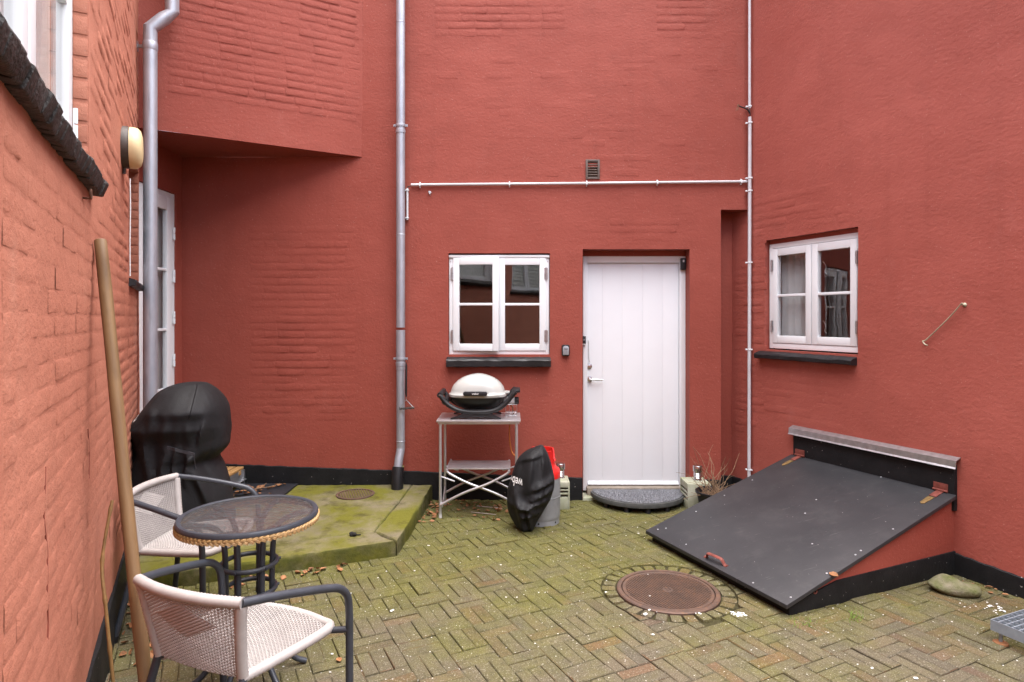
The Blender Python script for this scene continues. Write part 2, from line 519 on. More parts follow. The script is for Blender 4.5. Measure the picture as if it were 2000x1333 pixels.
def curtain_mat():
    t = NT('sheer_white_curtain')
    c = t.mix(t.noise(8, 3), (0.72, 0.72, 0.71), (0.64, 0.64, 0.64))
    a_ = t.n('ShaderNodeBsdfDiffuse'); b_ = t.n('ShaderNodeBsdfTranslucent'); t.l(c, a_.inputs['Color']); t.l(c, b_.inputs['Color'])
    mx = t.n('ShaderNodeMixShader'); mx.inputs[0].default_value = 0.5
    t.l(a_.outputs[0], mx.inputs[1]); t.l(b_.outputs[0], mx.inputs[2]); t.l(mx.outputs[0], t.out.inputs['Surface'])
    return t.m
M_CURT = curtain_mat()
M_TEXT = simple('white_print', (0.75, 0.75, 0.75), 0.6, 0, 0.05, 30)
M_WIRE = simple('thin_steel_wire', (0.55, 0.55, 0.55), 0.35, 0.9, 0.15, 40)
M_VENT = simple('brown_vent_plastic', (0.115, 0.082, 0.066), 0.5, 0, 0.15, 20)
M_DARK = simple('dark_void', (0.008, 0.007, 0.007), 0.9, 0, 0.1, 10)
def lid_mat():
    t = NT('black_film_plywood')
    c = t.mix(t.step(t.noise(3.2, 5, 0.6), 0.35, 0.7), (0.021, 0.021, 0.024), (0.032, 0.031, 0.034))
    c = t.mix(t.math('MULTIPLY', t.step(t.noise(12, 5, 0.7), 0.58, 0.75), 0.4), c, (0.055, 0.052, 0.050))
    c = t.mix(t.math('MULTIPLY', t.step(t.noise(5, 6, 0.75, sc=(1, 1, 1)), 0.54, 0.64), 0.10), c, (0.10, 0.095, 0.092))
    c = t.mix(t.math('MULTIPLY', t.step(t.noise(9, 3, 0.6, sc=(1, 9, 1)), 0.66, 0.70), 0.35), c, (0.11, 0.105, 0.10))
    sp = t.noise(70, 2, 0.5)
    c = t.mix(t.step(sp, 0.765, 0.785), c, (0.40, 0.39, 0.37))
    nm = t.bump(t.noise(300, 2), 0.18, 0.0012)
    nm = t.bump(t.noise(2.0, 3), 0.1, 0.02, nm)
    t.bsdf(c, 0.52, 0, nm, 0.42)
    return t.m
M_LID = lid_mat()

# ------------------------------------------------------------------ walls
def make_disp(seed, a1=0.007, a2=0.0022):
    off = Vector((seed * 13.7, seed * 7.1, 0))
    def d(x, z):
        p = Vector((x, z, 0)) + off
        return a1 * mnoise.noise(p * 1.3) + a2 * mnoise.noise(Vector((p.x * 4.2, p.y * 7.5, 3.1))) + 0.0010 * mnoise.noise(Vector((p.x * 13, p.y * 24, 1.7)))
    return d

def wall_panel(x0, x1, z0, z1, holes, disp, cell=0.045):
    """vertical sheet in the x-z plane facing -y; holes = (x0,x1,z0,z1,depth)"""
    def lines(a, b, cuts):
        cuts = sorted(set([a, b] + [round(c, 5) for c in cuts if a < c < b]))
        out = []
        for i in range(len(cuts) - 1):
            n = max(1, int(math.ceil((cuts[i+1] - cuts[i]) / cell)))
            out += [cuts[i] + (cuts[i+1] - cuts[i]) * k / n for k in range(n)]
        return out + [cuts[-1]]
    xs = lines(x0, x1, [h[0] for h in holes] + [h[1] for h in holes])
    zs = lines(z0, z1, [h[2] for h in holes] + [h[3] for h in holes])
    nx = len(xs)
    mb = MB()
    vs = [(x, -disp(x, z), z) for z in zs for x in xs]
    def hole(i, j):
        cx = (xs[i] + xs[i+1]) / 2; cz = (zs[j] + zs[j+1]) / 2
        for h in holes:
            if h[0] < cx < h[1] and h[2] < cz < h[3]: return h
        return None
    fs = []
    extra = []
    def back(idx, d):
        p = vs[idx]
        vs.append((p[0], d, p[2])); return len(vs) - 1
    hm = {}
    for j in range(len(zs) - 1):
        for i in range(nx - 1):
            hm[i, j] = hole(i, j)
    cache = {}
    def bk_(idx, d):
        k = (idx, round(d, 4))
        if k not in cache: cache[k] = back(idx, d)
        return cache[k]
    for (i, j), h in hm.items():
        a = j * nx + i; b = a + 1; c = a + nx + 1; d = a + nx
        if h is None:
            fs.append((a, b, c, d)); continue
        for (ni, nj, p, q) in ((i-1, j, a, d), (i+1, j, b, c), (i, j-1, a, b), (i, j+1, d, c)):
            if (ni, nj) in hm and hm[ni, nj] is None and h[4] > 0:
                fs.append((p, q, bk_(q, h[4]), bk_(p, h[4])))
    mb.add(vs, fs)
    return mb

def build_wall(name, mb, mat, parent, M):
    me = bpy.data.meshes.new(name)
    me.from_pydata([tuple(v) for v in mb.v], [], mb.f)
    me.update()
    me.polygons.foreach_set('use_smooth', [True] * len(me.polygons))
    me.set_sharp_from_angle(angle=R(45))
    me.materials.append(mat)
    o = obj(name, me, mat, parent, M)
    return o

BR_MESH = []
for k in range(8):
    rnd = random.Random(100 + k)
    xs = [-0.5, -0.465, -0.15, 0.17, 0.46, 0.5]; zs = [-0.5, -0.34, 0.30, 0.5]
    mb = MB(); vs = []
    for j, z in enumerate(zs):
        for i, x in enumerate(xs):
            edge = i in (0, 5) or j in (0, 3)
            yv = 0.6 if j in (0, 3) else (0.25 if i in (0, 5) else -1.0 + rnd.uniform(-0.3, 0.3))
            vs.append((x + rnd.uniform(-0.008, 0.008), yv, z + rnd.uniform(-0.05, 0.05)))
    fs = [(j*6+i, j*6+i+1, (j+1)*6+i+1, (j+1)*6+i) for j in range(3) for i in range(5)]
    mb.add(vs, fs)
    me = bpy.data.meshes.new('brick'); me.from_pydata([tuple(v) for v in mb.v], [], mb.f); me.update()
    me.polygons.foreach_set('use_smooth', [True] * len(me.polygons)); me.materials.append(M_WALL)
    BR_MESH.append(me)

def with_mat(me, mat):
    key = me.name + mat.name
    if mat == M_WALL: return me
    if key not in BR_ALT:
        c = me.copy(); c.materials.clear(); c.materials.append(mat); BR_ALT[key] = c
    return BR_ALT[key]
BR_ALT = {}
def bricks(wall, M, x0, x1, z0, z1, disp, course=0.067, blen=0.245, h=0.0045, keep=1.0, seed=1, skip=(), limit=300, tilt=0.004, skew=0.0, fade=0):
    rnd = random.Random(seed); got = []
    nz = int((z1 - z0) / course)
    for j in range(nz):
        z = z0 + (j + 0.5) * course
        x = x0 - (blen * 0.5 if j % 2 else 0) - rnd.uniform(0, 0.04)
        while x < x1 - 0.05:
            L = blen * (0.5 if rnd.random() < 0.14 else 1.0) * rnd.uniform(0.95, 1.05)
            a = max(x, x0 - rnd.uniform(0, .01)); b = min(x + L, x1 + rnd.uniform(0, .01)); x += L
            if b - a < 0.06 or rnd.random() > keep: continue
            cx = (a + b) / 2
            if any(s[0] < cx < s[1] and s[2] < z < s[3] for s in skip): continue
            got.append((cx, z, b - a, min(1.0, .35 + 5.0 * min(cx - x0, x1 - cx, z - z0 + .03, (z1 - z + .03) if z1 < 4.5 else 9)) * max(.35, min(1.3, .8 + .7 * mnoise.noise(Vector((cx * 2.3, z * 2.6, seed * 1.7))) + rnd.uniform(-.25, .25))) if not fade else max(.30, min(1.5, .80 + 1.0 * mnoise.noise(Vector((cx * 1.7, z * 2.1, seed))) + rnd.uniform(-.25, .25))), rnd.uniform(-1, 1), rnd.randrange(8)))
    got.sort(key=lambda q: q[0] if fade else 0)
    for k, (cx, z, L, hs, rt, mi) in enumerate(got[:limit]):
        m = M @ Matrix.Translation((cx, -disp(cx, z) - 0.0002, z + skew * cx)) @ Matrix.Rotation(rt * tilt * 3, 4, 'Y') @ Matrix.Diagonal((L - 0.004, h * hs, course - 0.004, 1))
        obj('brick', with_mat(BR_MESH[mi], wall.data.materials[0]), None, wall, m)
    if got[limit:]:
        mb = MB()
        for (cx, z, L, hs, rt, mi) in got[limit:]:
            mm = Matrix.Translation((cx, -disp(cx, z) - 0.0002, z)) @ Matrix.Diagonal((L - 0.004, h * hs, course - 0.004, 1))
            src = BR_MESH[mi]
            mb.add([v.co for v in src.vertices], [tuple(p.vertices) for p in src.polygons], mm)
        stuff(obj('brick_relief', mb, wall.data.materials[0], wall, M, angle=80))

# ------------------------------------------------------------------ windows
def ring(x0, x1, z0, z1, w, y0, y1, wb=None, wt=None):
    wb = wb or w; wt = wt or w
    m = MB()
    m.box(x0, x0 + w, y0, y1, z0, z1); m.box(x1 - w, x1, y0, y1, z0, z1)
    m.box(x0 + w, x1 - w, y0 + .0005, y1 - .0005, z0, z0 + wb); m.box(x0 + w, x1 - w, y0 + .0005, y1 - .0005, z1 - wt, z1)
    return m

def hinge(win, M, x, y, z, h=0.10, mat=None):
    m = MB().tube([(x, y, z - h/2), (x, y, z - 0.003)], 0.0065, 8)
    m.tube([(x, y, z + 0.003), (x, y, z + h/2)], 0.0065, 8)
    m.box(x - 0.016, x + 0.016, y + 0.004, y + 0.007, z - h/2 + .004, z + h/2 - .004)
    obj('hinge', m, mat or M_STEEL, win, M)

def sash_parts(win, M, x0, x1, z0, z1, y, bars=1, stile=0.055, rail=0.062):
    obj('sash', ring(x0, x1, z0, z1, stile, y, y + 0.04, rail, rail), M_WHITE, win, M, bevel=0.004)
    gx0, gx1, gz0, gz1 = x0 + stile, x1 - stile, z0 + rail, z1 - rail
    for k in range(bars):
        zc = gz0 + (gz1 - gz0) * (k + 1) / (bars + 1)
        obj('glazing_bar', B(gx0 - .002, gx1 + .002, y + 0.004, y + 0.036, zc - 0.011, zc + 0.011), M_WHITE, win, M, bevel=0.004)
    for k in range(bars + 1):
        a = gz0 + (gz1 - gz0) * k / (bars + 1); b = gz0 + (gz1 - gz0) * (k + 1) / (bars + 1)
        obj('pane', B(gx0 - .004, gx1 + .004, y + 0.019, y + 0.023, a - .003, b + .003), M_GLASS, win, M)

def room(parent, M, x0, x1, z0, z1, y0, y1, mat, lid=True):
    """plain box room behind an opening so that glass has something to look into"""
    m = MB()
    vs = [(x0,y0,z0),(x1,y0,z0),(x1,y1,z0),(x0,y1,z0),(x0,y0,z1),(x1,y0,z1),(x1,y1,z1),(x0,y1,z1)]
    m.add(vs, [(0,1,2,3),(1,2,6,5),(2,3,7,6),(3,0,4,7)] + ([(4,5,6,7)] if lid else []))
    obj('room', m, mat, parent, M)

def rough_sill(x0, x1, z_top, z_bot, proj, inset, seed):
    rnd = random.Random(seed); mb = MB(); n = 18; vs = []
    for i in range(n + 1):
        x = x0 + (x1 - x0) * i / n
        j = lambda: rnd.uniform(-0.0035, 0.0035)
        vs += [(x, inset, z_top), (x, -proj + 0.012 + j(), z_top - 0.035 + j()), (x, -proj + j(), z_top - 0.047 + j()), (x, -proj + 0.004 + j(), z_bot + 0.006 + j()), (x, -proj + 0.014, z_bot + j()), (x, inset, z_bot)]
    fs = []
    for i in range(n):
        for k in range(6):
            l = (k + 1) % 6
            fs.append((i*6+k, i*6+l, (i+1)*6+l, (i+1)*6+k))
    fs.append((5,4,3,2,1,0)); fs.append(tuple(n*6+k for k in range(6)))
    return mb.add(vs, fs)

# ------------------------------------------------------------------ facing house
hB = thing('red_house', 'red painted house straight ahead with white plank door and double window', 'house', M=FB)
dB = make_disp(1)
zov = 3.051
DX0, DX1 = bk(1138, 0)[0], bk(1347, 0)[0]
DZ1 = bk(0, 487)[1]
WX0, WX1 = bk(876, 0)[0], bk(1074, 0)[0]
WZ0, WZ1 = bk(0, 693)[1], bk(0, 495)[1]
NX0 = bk(1408, 0)[0]; NZ = bk(0, 410)[1]
VX0, VX1, VZ0, VZ1 = bk(1146, 0)[0], bk(1169, 0)[0], bk(0, 348)[1], bk(0, 315)[1]
wall = build_wall('wall', wall_panel(-2.95, RO.x + 0.02, -0.05, 6.6,
        [(DX0, DX1, -0.06, DZ1, 0.16), (WX0, WX1, WZ0, WZ1, 0.10), (NX0, RO.x + 0.5, -0.06, NZ, 0.0), (VX0, VX1, VZ0, VZ1, 0.08)], dB), M_WALL, hB, FB)
# niche beside the right wing: soffit, back and side are real masonry
m = MB()
m.box(NX0 - 0.25, NX0, 0.006, 0.42, -0.05, NZ + 0.3)
m.box(NX0 + 0.0005, 2.2, 0.195, 0.40, -0.05, NZ + 0.3)
m.box(NX0 + 0.001, 2.2, 0.004, 0.194, NZ, NZ + 0.28)
obj('niche_masonry', m, M_WALL, hB, FB, bevel=0.006)
bricks(wall, FB, bk(490, 0)[0], bk(693, 0)[0], 0.70, 2.46, dB, h=0.0046, seed=3, keep=0.95)
bricks(wall, FB, bk(850, 0)[0], bk(1103, 0)[0], bk(0, 72)[1], 5.0, dB, h=0.0050, seed=4)
bricks(wall, FB, bk(1283, 0)[0], bk(1405, 0)[0], bk(0, 75)[1], 5.0, dB, h=0.0048, seed=5)
bricks(wall, FB, bk(1140, 0)[0], bk(1330, 0)[0], bk(0, 470)[1], bk(0, 414)[1], dB, h=0.0028, seed=6, keep=0.8)
bricks(wall, FB, bk(820, 0)[0], bk(1400, 0)[0], bk(0, 345)[1], bk(0, 95)[1], dB, h=0.0019, seed=16, keep=0.20, fade=1)
# plinth, its painted top edge drops to the right
def plinth_piece(parent, M, x0, x1, zt0, zt1, y=-0.012, zb=-0.06, seed=0):
    n = max(2, int(abs(x1 - x0) / 0.04)); vs = []; fs = []; rnd = random.Random(seed)
    for i in range(n + 1):
        x = x0 + (x1 - x0) * i / n; zt = zt0 + (zt1 - zt0) * i / n + rnd.uniform(-.003, .003)
        yy = y + 0.005 * mnoise.noise(Vector((x * 6, seed, 0)))
        vs += [(x, yy, zb), (x, yy - 0.003, (zb + zt) / 2), (x, yy, zt - 0.006), (x, y * .3 + 0.002, zt), (x, 0.03, zt)]
    for i in range(n):
        for k in range(4):
            fs.append((i*5+k, (i+1)*5+k, (i+1)*5+k+1, i*5+k+1))
    obj('plinth', MB().add(vs, fs), M_PLINTH, parent, M)
plinth_piece(hB, FB, -2.94, DX0 - 0.003, bk(0, 903)[1], bk(0, 933)[1], seed=1)
plinth_piece(hB, FB, DX1 + 0.003, NX0, bk(0, 934)[1], bk(0, 938)[1], seed=2)
plinth_piece(hB, FB @ Matrix.Translation((0, 0.19, 0)), NX0 + .005, 2.05, 0.17, 0.165, seed=3)
# overhang cutting the corner above head height
dO = make_disp(2, 0.006)
ov = build_wall('overhang', wall_panel(0, FO_LEN, zov, 6.6, [], dO), M_WALL, hB, FO)
bricks(ov, FO, 0.20, FO_LEN - 0.03, zov + 0.30, 4.75, dO, h=0.0056, seed=8, course=0.066)
A, Bp = FO_A, FO_B
m = MB().add([(A.x, A.y, zov), (Bp.x, Bp.y, zov), (-2.96, YB, zov), (-2.96, 4.70, zov)], [(0, 1, 2, 3)])
obj('soffit', m, M_WALL, hB, Matrix.Identity(4))

# facing window
win = obj('window', ring(WX0 + .004, WX1 - .004, WZ0, WZ1 - 0.012, 0.036, 0.024, 0.085, 0.045, 0.032), M_WHITE, hB, FB, bevel=0.003)
cx = bk(972, 0)[0]
obj('mullion', B(cx - 0.022, cx + 0.022, 0.028, 0.08, WZ0 + .045, WZ1 - .044), M_WHITE, win, FB, bevel=0.003)
obj('drip_cap', B(WX0 + .002, WX1 - .002, 0.010, 0.03, WZ1 - 0.038, WZ1 - 0.014), M_WHITE, win, FB, bevel=0.004)
sz0, sz1 = WZ0 + 0.034, WZ1 - 0.040
Mh = FB @ Matrix.Translation((WX0 + 0.036, 0.012, 0)) @ Matrix.Rotation(R(-7), 4, 'Z')
sash_parts(win, Mh, 0.003, cx + 0.012 - WX0 - 0.036, sz0, sz1, 0.0)
sash_parts(win, FB, cx + 0.010, WX1 - 0.036, sz0, sz1, 0.014)
for z in (sz0 + 0.13, sz1 - 0.14):
    hinge(win, FB, WX0 + 0.034, 0.008, z, 0.11)
    hinge(win, FB, WX1 - 0.034, 0.008, z, 0.11)
    hinge(win, FB, cx - 0.018, 0.004, z, 0.08)
for x in (WX0 + .018, WX1 - .018):
    obj('screw', MB().tube([(x, 0.0195, WZ1 - 0.07), (x, 0.0245, WZ1 - 0.07)], 0.004, 8), M_STEEL, win, FB)
obj('window_sill', rough_sill(bk(873, 0)[0], bk(1075, 0)[0], WZ0 - 0.004, bk(0, 716)[1] - 0.002, 0.075, 0.06, 11), M_SILL, hB, FB, angle=30)
room(hB, FB, WX0 - .5, WX1 + .15, 0.2, 2.9, 0.10, 2.6, M_ROOMD)
# plank door with frame
fx0, fx1 = bk(1138.5, 0, 5.72)[0], bk(1338.5, 0, 5.72)[0]
fz1 = bk(0, 501, 5.72)[1]; fz0 = bk(0, 958, 5.72)[1]
lx0, lx1 = bk(1147, 0, 5.73)[0], bk(1326, 0, 5.73)[0]
lz1 = bk(0, 514, 5.73)[1]; lz0 = bk(0, 947, 5.73)[1]
door = obj('door', MB().box(fx0, lx0, 0.135, 0.20, fz0, fz1).box(lx1, fx1, 0.135, 0.20, fz0, fz1).box(lx0, lx1, 0.1355, 0.20, lz1, fz1), M_DOOR, hB, FB, bevel=0.004)
joints = [lx0 + .002] + [bk(p, 0, 5.74)[0] for p in (1176.5, 1215, 1255, 1294)] + [lx1 - .002]
for a, b in zip(joints, joints[1:]):
    obj('plank', B(a + .0002, b - .0002, 0.160, 0.195, lz0 + .03, lz1 - .002), M_DOOR, door, FB, bevel=0.0013)
obj('door_backing', B(lx0, lx1, 0.168, 0.20, lz0 + .031, lz1 - .003), M_DOOR, door, FB)
obj('weather_strip', MB().prism([(0.150, lz0), (0.140, lz0 + .006), (0.158, lz0 + .034), (0.195, lz0 + .034), (0.195, lz0)], lx0 + .004, lx1 - .004, Matrix(((0,0,1,0),(1,0,0,0),(0,1,0,0),(0,0,0,1)))), M_DOOR, door, FB, bevel=0.002)
obj('threshold', B(fx0 + .03, lx1 + .03, 0.06, 0.20, fz0 - 0.02, lz0 - .006), simple('worn_threshold_wood', (0.24, 0.20, 0.16), 0.8, 0, 0.3, 20, 60, 0.5), door, FB, bevel=0.004)
obj('door_step', B(DX0 + .002, DX1 - .002, -0.02, 0.20, -0.05, fz0 - 0.022), M_BLOCK, hB, FB, bevel=0.008)
obj('lintel_filler', B(DX0 + .001, DX1 - .001, 0.14, 0.20, fz1 + .002, DZ1 - .001), M_WALL, hB, FB)
obj('jamb_filler', B(fx1 + .001, DX1 + .01, 0.145, 0.20, 0, DZ1 - .001), M_WALL, hB, FB)
hx, hz = bk(1151.5, 741, 5.73)
mm = Matrix.Rotation(PI/2, 4, 'X')
obj('handle', MB().lathe([(0.0, 0), (0.026, 0), (0.026, 0.007), (0.012, 0.010), (0.010, 0.045), (0, 0.045)], 20, Matrix.Translation((hx, 0.16, hz)) @ mm)
    .tube(smooth_path([(hx, 0.118, hz), (hx + 0.03, 0.112, hz), (hx + 0.115, 0.112, hz - 0.004)]), 0.0085, 10), M_CHROME, door, FB)
hx, hz = bk(1150.5, 716, 5.73)
obj('lock', MB().lathe([(0.0, 0), (0.027, 0), (0.026, 0.009), (0.012, 0.012), (0.011, 0.018), (0, 0.018)], 20, Matrix.Translation((hx, 0.16, hz)) @ mm), M_CHROME, door, FB)
a = bk(1149, 665, 5.73); b = bk(1150, 706, 5.73)
obj('hook', MB().tube(smooth_path([(a[0], 0.158, a[1]), (a[0], 0.140, a[1] - .004), (a[0] + .002, 0.145, a[1] - 0.08), (b[0], 0.146, b[1] + .012), (b[0] + .008, 0.146, b[1])]), 0.003, 6), M_WIRE, door, FB)
room(hB, FB, NX0 - 1.5, NX0 - 0.27, -0.05, 2.9, 0.205, 0.5, M_ROOMD)

# ------------------------------------------------------------------ left wing
hL = thing('red_house', 'red painted brick wing along the left edge with raised windows and tall glazed door', 'house', M=FL)
dL = make_disp(3, 0.008, 0.003)
s_end = 4.80 * 1.1251
ow0, ow1 = 1.18, lw(173, 0)[0]
sw0, sw1 = lw(252, 0)[0], lw(271.5, 0)[0] - 0.02
bw0, bw1 = -2.35, -0.84
SILLZ = 2.095
smz0, smz1 = 1.885, 2.72
EAVE = 3.0        # unseen upper near part of the wing cut away to let light in
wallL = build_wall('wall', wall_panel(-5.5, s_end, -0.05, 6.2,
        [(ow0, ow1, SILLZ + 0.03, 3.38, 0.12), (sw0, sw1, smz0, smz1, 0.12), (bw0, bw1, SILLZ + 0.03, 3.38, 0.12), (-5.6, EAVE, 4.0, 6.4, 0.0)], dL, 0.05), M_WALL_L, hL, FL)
skips = [(ow0 - .1, ow1 + .1, SILLZ - .05, 3.5), (sw0 - .05, sw1 + .05, smz0 - .08, smz1 + .05), (bw0 - .1, bw1 + .1, 2, 3.5)]
bricks(wallL, FL, 1.45, s_end - 0.05, 0.42, 2.10, dL, h=0.0028, keep=0.93, seed=21, skip=skips, limit=240, fade=1)
bricks(wallL, FL, ow1 + 0.05, s_end - 0.06, 2.10, 3.9, dL, h=0.0030, keep=0.7, seed=22, skip=skips, limit=30, fade=1)
plinth_piece(hL, FL, -5.5, s_end + .01, 0.355, 0.235, seed=5)
m = MB().box(s_end - 0.001, s_end + 0.04, 0.004, 0.09, -0.05, 6.2)
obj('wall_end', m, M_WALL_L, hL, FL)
# return wall with the tall glazed door
dD = make_disp(5, 0.003)
gy0, gy1, gz0, gz1 = 4.865, 5.475, 0.34, 2.70
build_wall('wall', wall_panel(4.78, 5.62, -0.05, zov + 0.1, [(gy0, gy1, gz0, gz1, 0.05)], dD), M_WALL, hL, FD)
gd_ = obj('glazed_door', ring(gy0 + .002, gy1 - .002, gz0, gz1 - .004, 0.045, 0.012, 0.06), M_WHITE, hL, FD, bevel=0.003)
sash_parts(gd_, FD, gy0 + .046, gy1 - .046, gz0 + .046, gz1 - .05, 0.005, bars=3, stile=0.085, rail=0.11)
for z in (1.25, 1.62, 1.98, 2.35):
    hinge(gd_, FD, gy1 - 0.035, -0.006, z, 0.11, M_WHITE)
vs = []; fs = []
for j in range(2):
    for i in range(41): vs.append((gy0 + .05 + i * .0125, .075 + .008 * math.sin(i * 1.3), gz0 + .02 + j * 2.25))
for i in range(40):
    if i % 13 > 4: fs.append((i, i + 1, i + 42, i + 41))
obj('curtain', MB().add(vs, fs), M_CURT, hL, FD, angle=80)
room(hL, FD, gy0 - .3, gy1 + .3, 0.2, 2.95, 0.06, 1.5, M_ROOMD)

def brick_sill(parent, M, x0, x1, z, seed):
    """row of bricks set on edge, tilted outwards, black paint"""
    rnd = random.Random(seed)
    s = obj('window_sill', MB().prism([(0.03, z + 0.085), (-0.028, z + 0.040), (-0.028, z + 0.008), (0.03, z + 0.006)], x0 + .01, x1 - .01, Matrix(((0,0,1,0),(1,0,0,0),(0,1,0,0),(0,0,0,1)))), M_SILLBRICK, parent, M)
    x = x0
    while x < x1 - 0.03:
        w = min(0.062 * rnd.uniform(0.9, 1.1), x1 - x)
        d = rnd.uniform(-.006, .006); t = rnd.uniform(-.004, .004)
        poly = [(0.05, z + 0.098 + t), (-0.050 + d, z + 0.050 + t), (-0.056 + d, z + 0.040 + t), (-0.040 + d, z - 0.006 + t), (-0.034 + d, z - 0.010 + t), (0.05, z + t)]
        b = MB().prism(poly, x + .001, x + w - .001, Matrix(((0,0,1,0),(1,0,0,0),(0,1,0,0),(0,0,0,1))))
        for q in b.v: q += Vector((rnd.uniform(-.002,.002), rnd.uniform(-.003,.003), rnd.uniform(-.003,.003)))
        obj('brick', b, M_SILLBRICK, s, M, bevel=0.005)
        x += w
def wing_window(x0, x1, sashes, blind):
    z0, z1 = SILLZ + 0.04, 3.37
    w = obj('window', ring(x0 + .003, x1 - .003, z0, z1, 0.05, 0.050, 0.11), M_WHITE, hL, FL, bevel=0.003)
    n = sashes
    a = x0 + .045; wd = (x1 - x0 - .09) / n
    for k in range(n):
        sash_parts(w, FL, a + k * wd + .012, a + (k + 1) * wd - .012, z0 + .045, z1 - .045, 0.044, bars=1, stile=0.075, rail=0.075)
        if k < n - 1:
            obj('mullion', B(a + (k+1)*wd - .03, a + (k+1)*wd + .03, 0.052, 0.10, z0 + .05, z1 - .05), M_WHITE, w, FL, bevel=0.003)
    hinge(w, FL, x1 - 0.045, 0.034, z0 + 0.20, 0.12, M_WHITE)
    hinge(w, FL, x1 - 0.045, 0.034, z0 + 0.90, 0.12, M_WHITE)
    brick_sill(hL, FL, x0 - 0.05, x1 + 0.055, SILLZ, int(x0 * 10) + 50)
    room(hL, FL, x0 - .3, x1 + .3, 1.2, 3.6, 0.121, 1.9, M_ROOMW, False)  # top left open so that added sky light reaches curtain and blind
    if blind:
        for k in range(15):
            zz = z0 + .14 + k * 0.073
            obj('blind_slat', MB().box(x0 + .09, x1 - .09, -.028, .028, -.002, .002, Matrix.Translation((0, 0.145, zz)) @ Matrix.Rotation(R(-28), 4, 'X')), M_CURT, w, FL)
    else:
        vs = []; fs = []; n1, n2 = 60, 10
        for j in range(n2 + 1):
            t = j / n2
            for i in range(n1 + 1):
                u = i / n1
                x = x0 + .03 + (x1 - x0 - .06) * u
                gather = 0.5 * max(0, (0.55 - t)) ** 1.2
                x = x0 + .03 + (x - x0 - .03) * (1 - gather * 1.2)
                vs.append((x, 0.142 + 0.012 * math.sin(u * 70 + 2 * t) + 0.005 * math.sin(u * 31), z0 - .3 + (z1 - z0 + .25) * t))
        for j in range(n2):
            for i in range(n1):
                a_ = j * (n1 + 1) + i
                fs.append((a_, a_ + 1, a_ + n1 + 2, a_ + n1 + 1))
        obj('curtain', MB().add(vs, fs), M_CURT, w, FL, angle=80)
wing_window(ow0, ow1, 2, False)
wing_window(bw0, bw1, 2, True)
# narrow opening near the far end
w = obj('window', ring(sw0 + .003, sw1 - .003, smz0 + .02, smz1 - .003, 0.05, 0.085, 0.14), M_WHITE, hL, FL, bevel=0.003)
sash_parts(w, FL, sw0 + .048, sw1 - .048, smz0 + .065, smz1 - .048, 0.080)
obj('window_sill', rough_sill(sw0 - 0.03, sw1 + 0.04, smz0 + 0.01, smz0 - 0.065, 0.045, 0.08, 12), M_SILL, hL, FL, angle=30)
x = sw1
for k in range(12):
    z = smz0 + 0.012 + k * 0.067
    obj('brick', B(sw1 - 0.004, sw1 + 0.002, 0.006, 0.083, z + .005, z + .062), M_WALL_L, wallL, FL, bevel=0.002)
for k in range(15):
    z = SILLZ + 0.10 + k * 0.082
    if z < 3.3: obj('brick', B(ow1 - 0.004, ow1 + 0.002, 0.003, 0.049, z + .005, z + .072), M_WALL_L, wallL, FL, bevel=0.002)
room(hL, FL, sw0 - .05, sw1 + .02, 1.7, 2.9, 0.121, 0.5, M_ROOMD)

# dried paint runs on the near wall
M_RUN = simple('dark_red_paint_run', (0.22, 0.055, 0.035), 0.6, 0, 0.2, 30)
for pts in ([(89, 912), (88, 960), (86, 1010), (90, 1080), (89, 1160), (92, 1215), (91, 1265)], [(172, 838), (174, 880), (173, 935)]):
    P = [(q[0], -dL(*q) - .0008, q[1]) for q in (lw(*p_) for p_ in pts)]
    obj('paint_run', MB().tube(smooth_path(P, 5), .0024, 6), M_RUN, hL, FL)

# ------------------------------------------------------------------ right wing
hR = thing('red_house', 'red rendered wing on the right with small white casement window above the cellar hatch', 'house', M=FR)
dR = make_disp(6, 0.011, 0.0025)
rx0, rx1 = rw(1493.5, 0)[0], rw(1676.5, 0)[0]
rz0, rz1 = 1.345, 2.285
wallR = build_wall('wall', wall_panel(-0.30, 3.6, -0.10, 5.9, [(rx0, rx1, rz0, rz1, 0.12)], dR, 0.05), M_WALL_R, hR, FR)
sk = [(rx0 - .03, rx1 + .05, rz0 - .10, rz1 + .05)]
bricks(wallR, FR, -0.17, 0.20, 0.25, 2.75, dR, h=0.0040, keep=0.75, seed=31, skip=sk)
bricks(wallR, FR, 0.05, 1.05, 2.33, 2.72, dR, h=0.0030, keep=0.5, seed=32, skip=sk)
bricks(wallR, FR, 0.10, 0.95, 0.75, 1.24, dR, h=0.0036, keep=0.6, seed=33, skip=sk)
plinth_piece(hR, FR, -0.2, 0.55, 0.165, 0.16, seed=7)
plinth_piece(hR, FR, 1.74, 3.6, 0.135, 0.06, seed=8, zb=-0.09)
win = obj('window', ring(rx0 + .012, rx1 - .004, rz0 + .012, rz1 - .035, 0.036, 0.042, 0.10, 0.045, 0.04), M_WHITE, hR, FR, bevel=0.003)
rc = (rx0 + .012 + rx1 - .004) / 2
obj('mullion', B(rc - 0.020, rc + 0.020, 0.046, 0.09, rz0 + .058, rz1 - .076), M_WHITE, win, FR, bevel=0.003)
sash_parts(win, FR, rx0 + .050, rc - .003, rz0 + .060, rz1 - .078, 0.036)
sash_parts(win, FR, rc + .003, rx1 - .042, rz0 + .060, rz1 - .078, 0.036)
for z in (rz0 + 0.20, rz1 - 0.22):
    hinge(win, FR, rx0 + 0.046, 0.032, z, 0.10)
    hinge(win, FR, rx1 - 0.040, 0.032, z, 0.10)
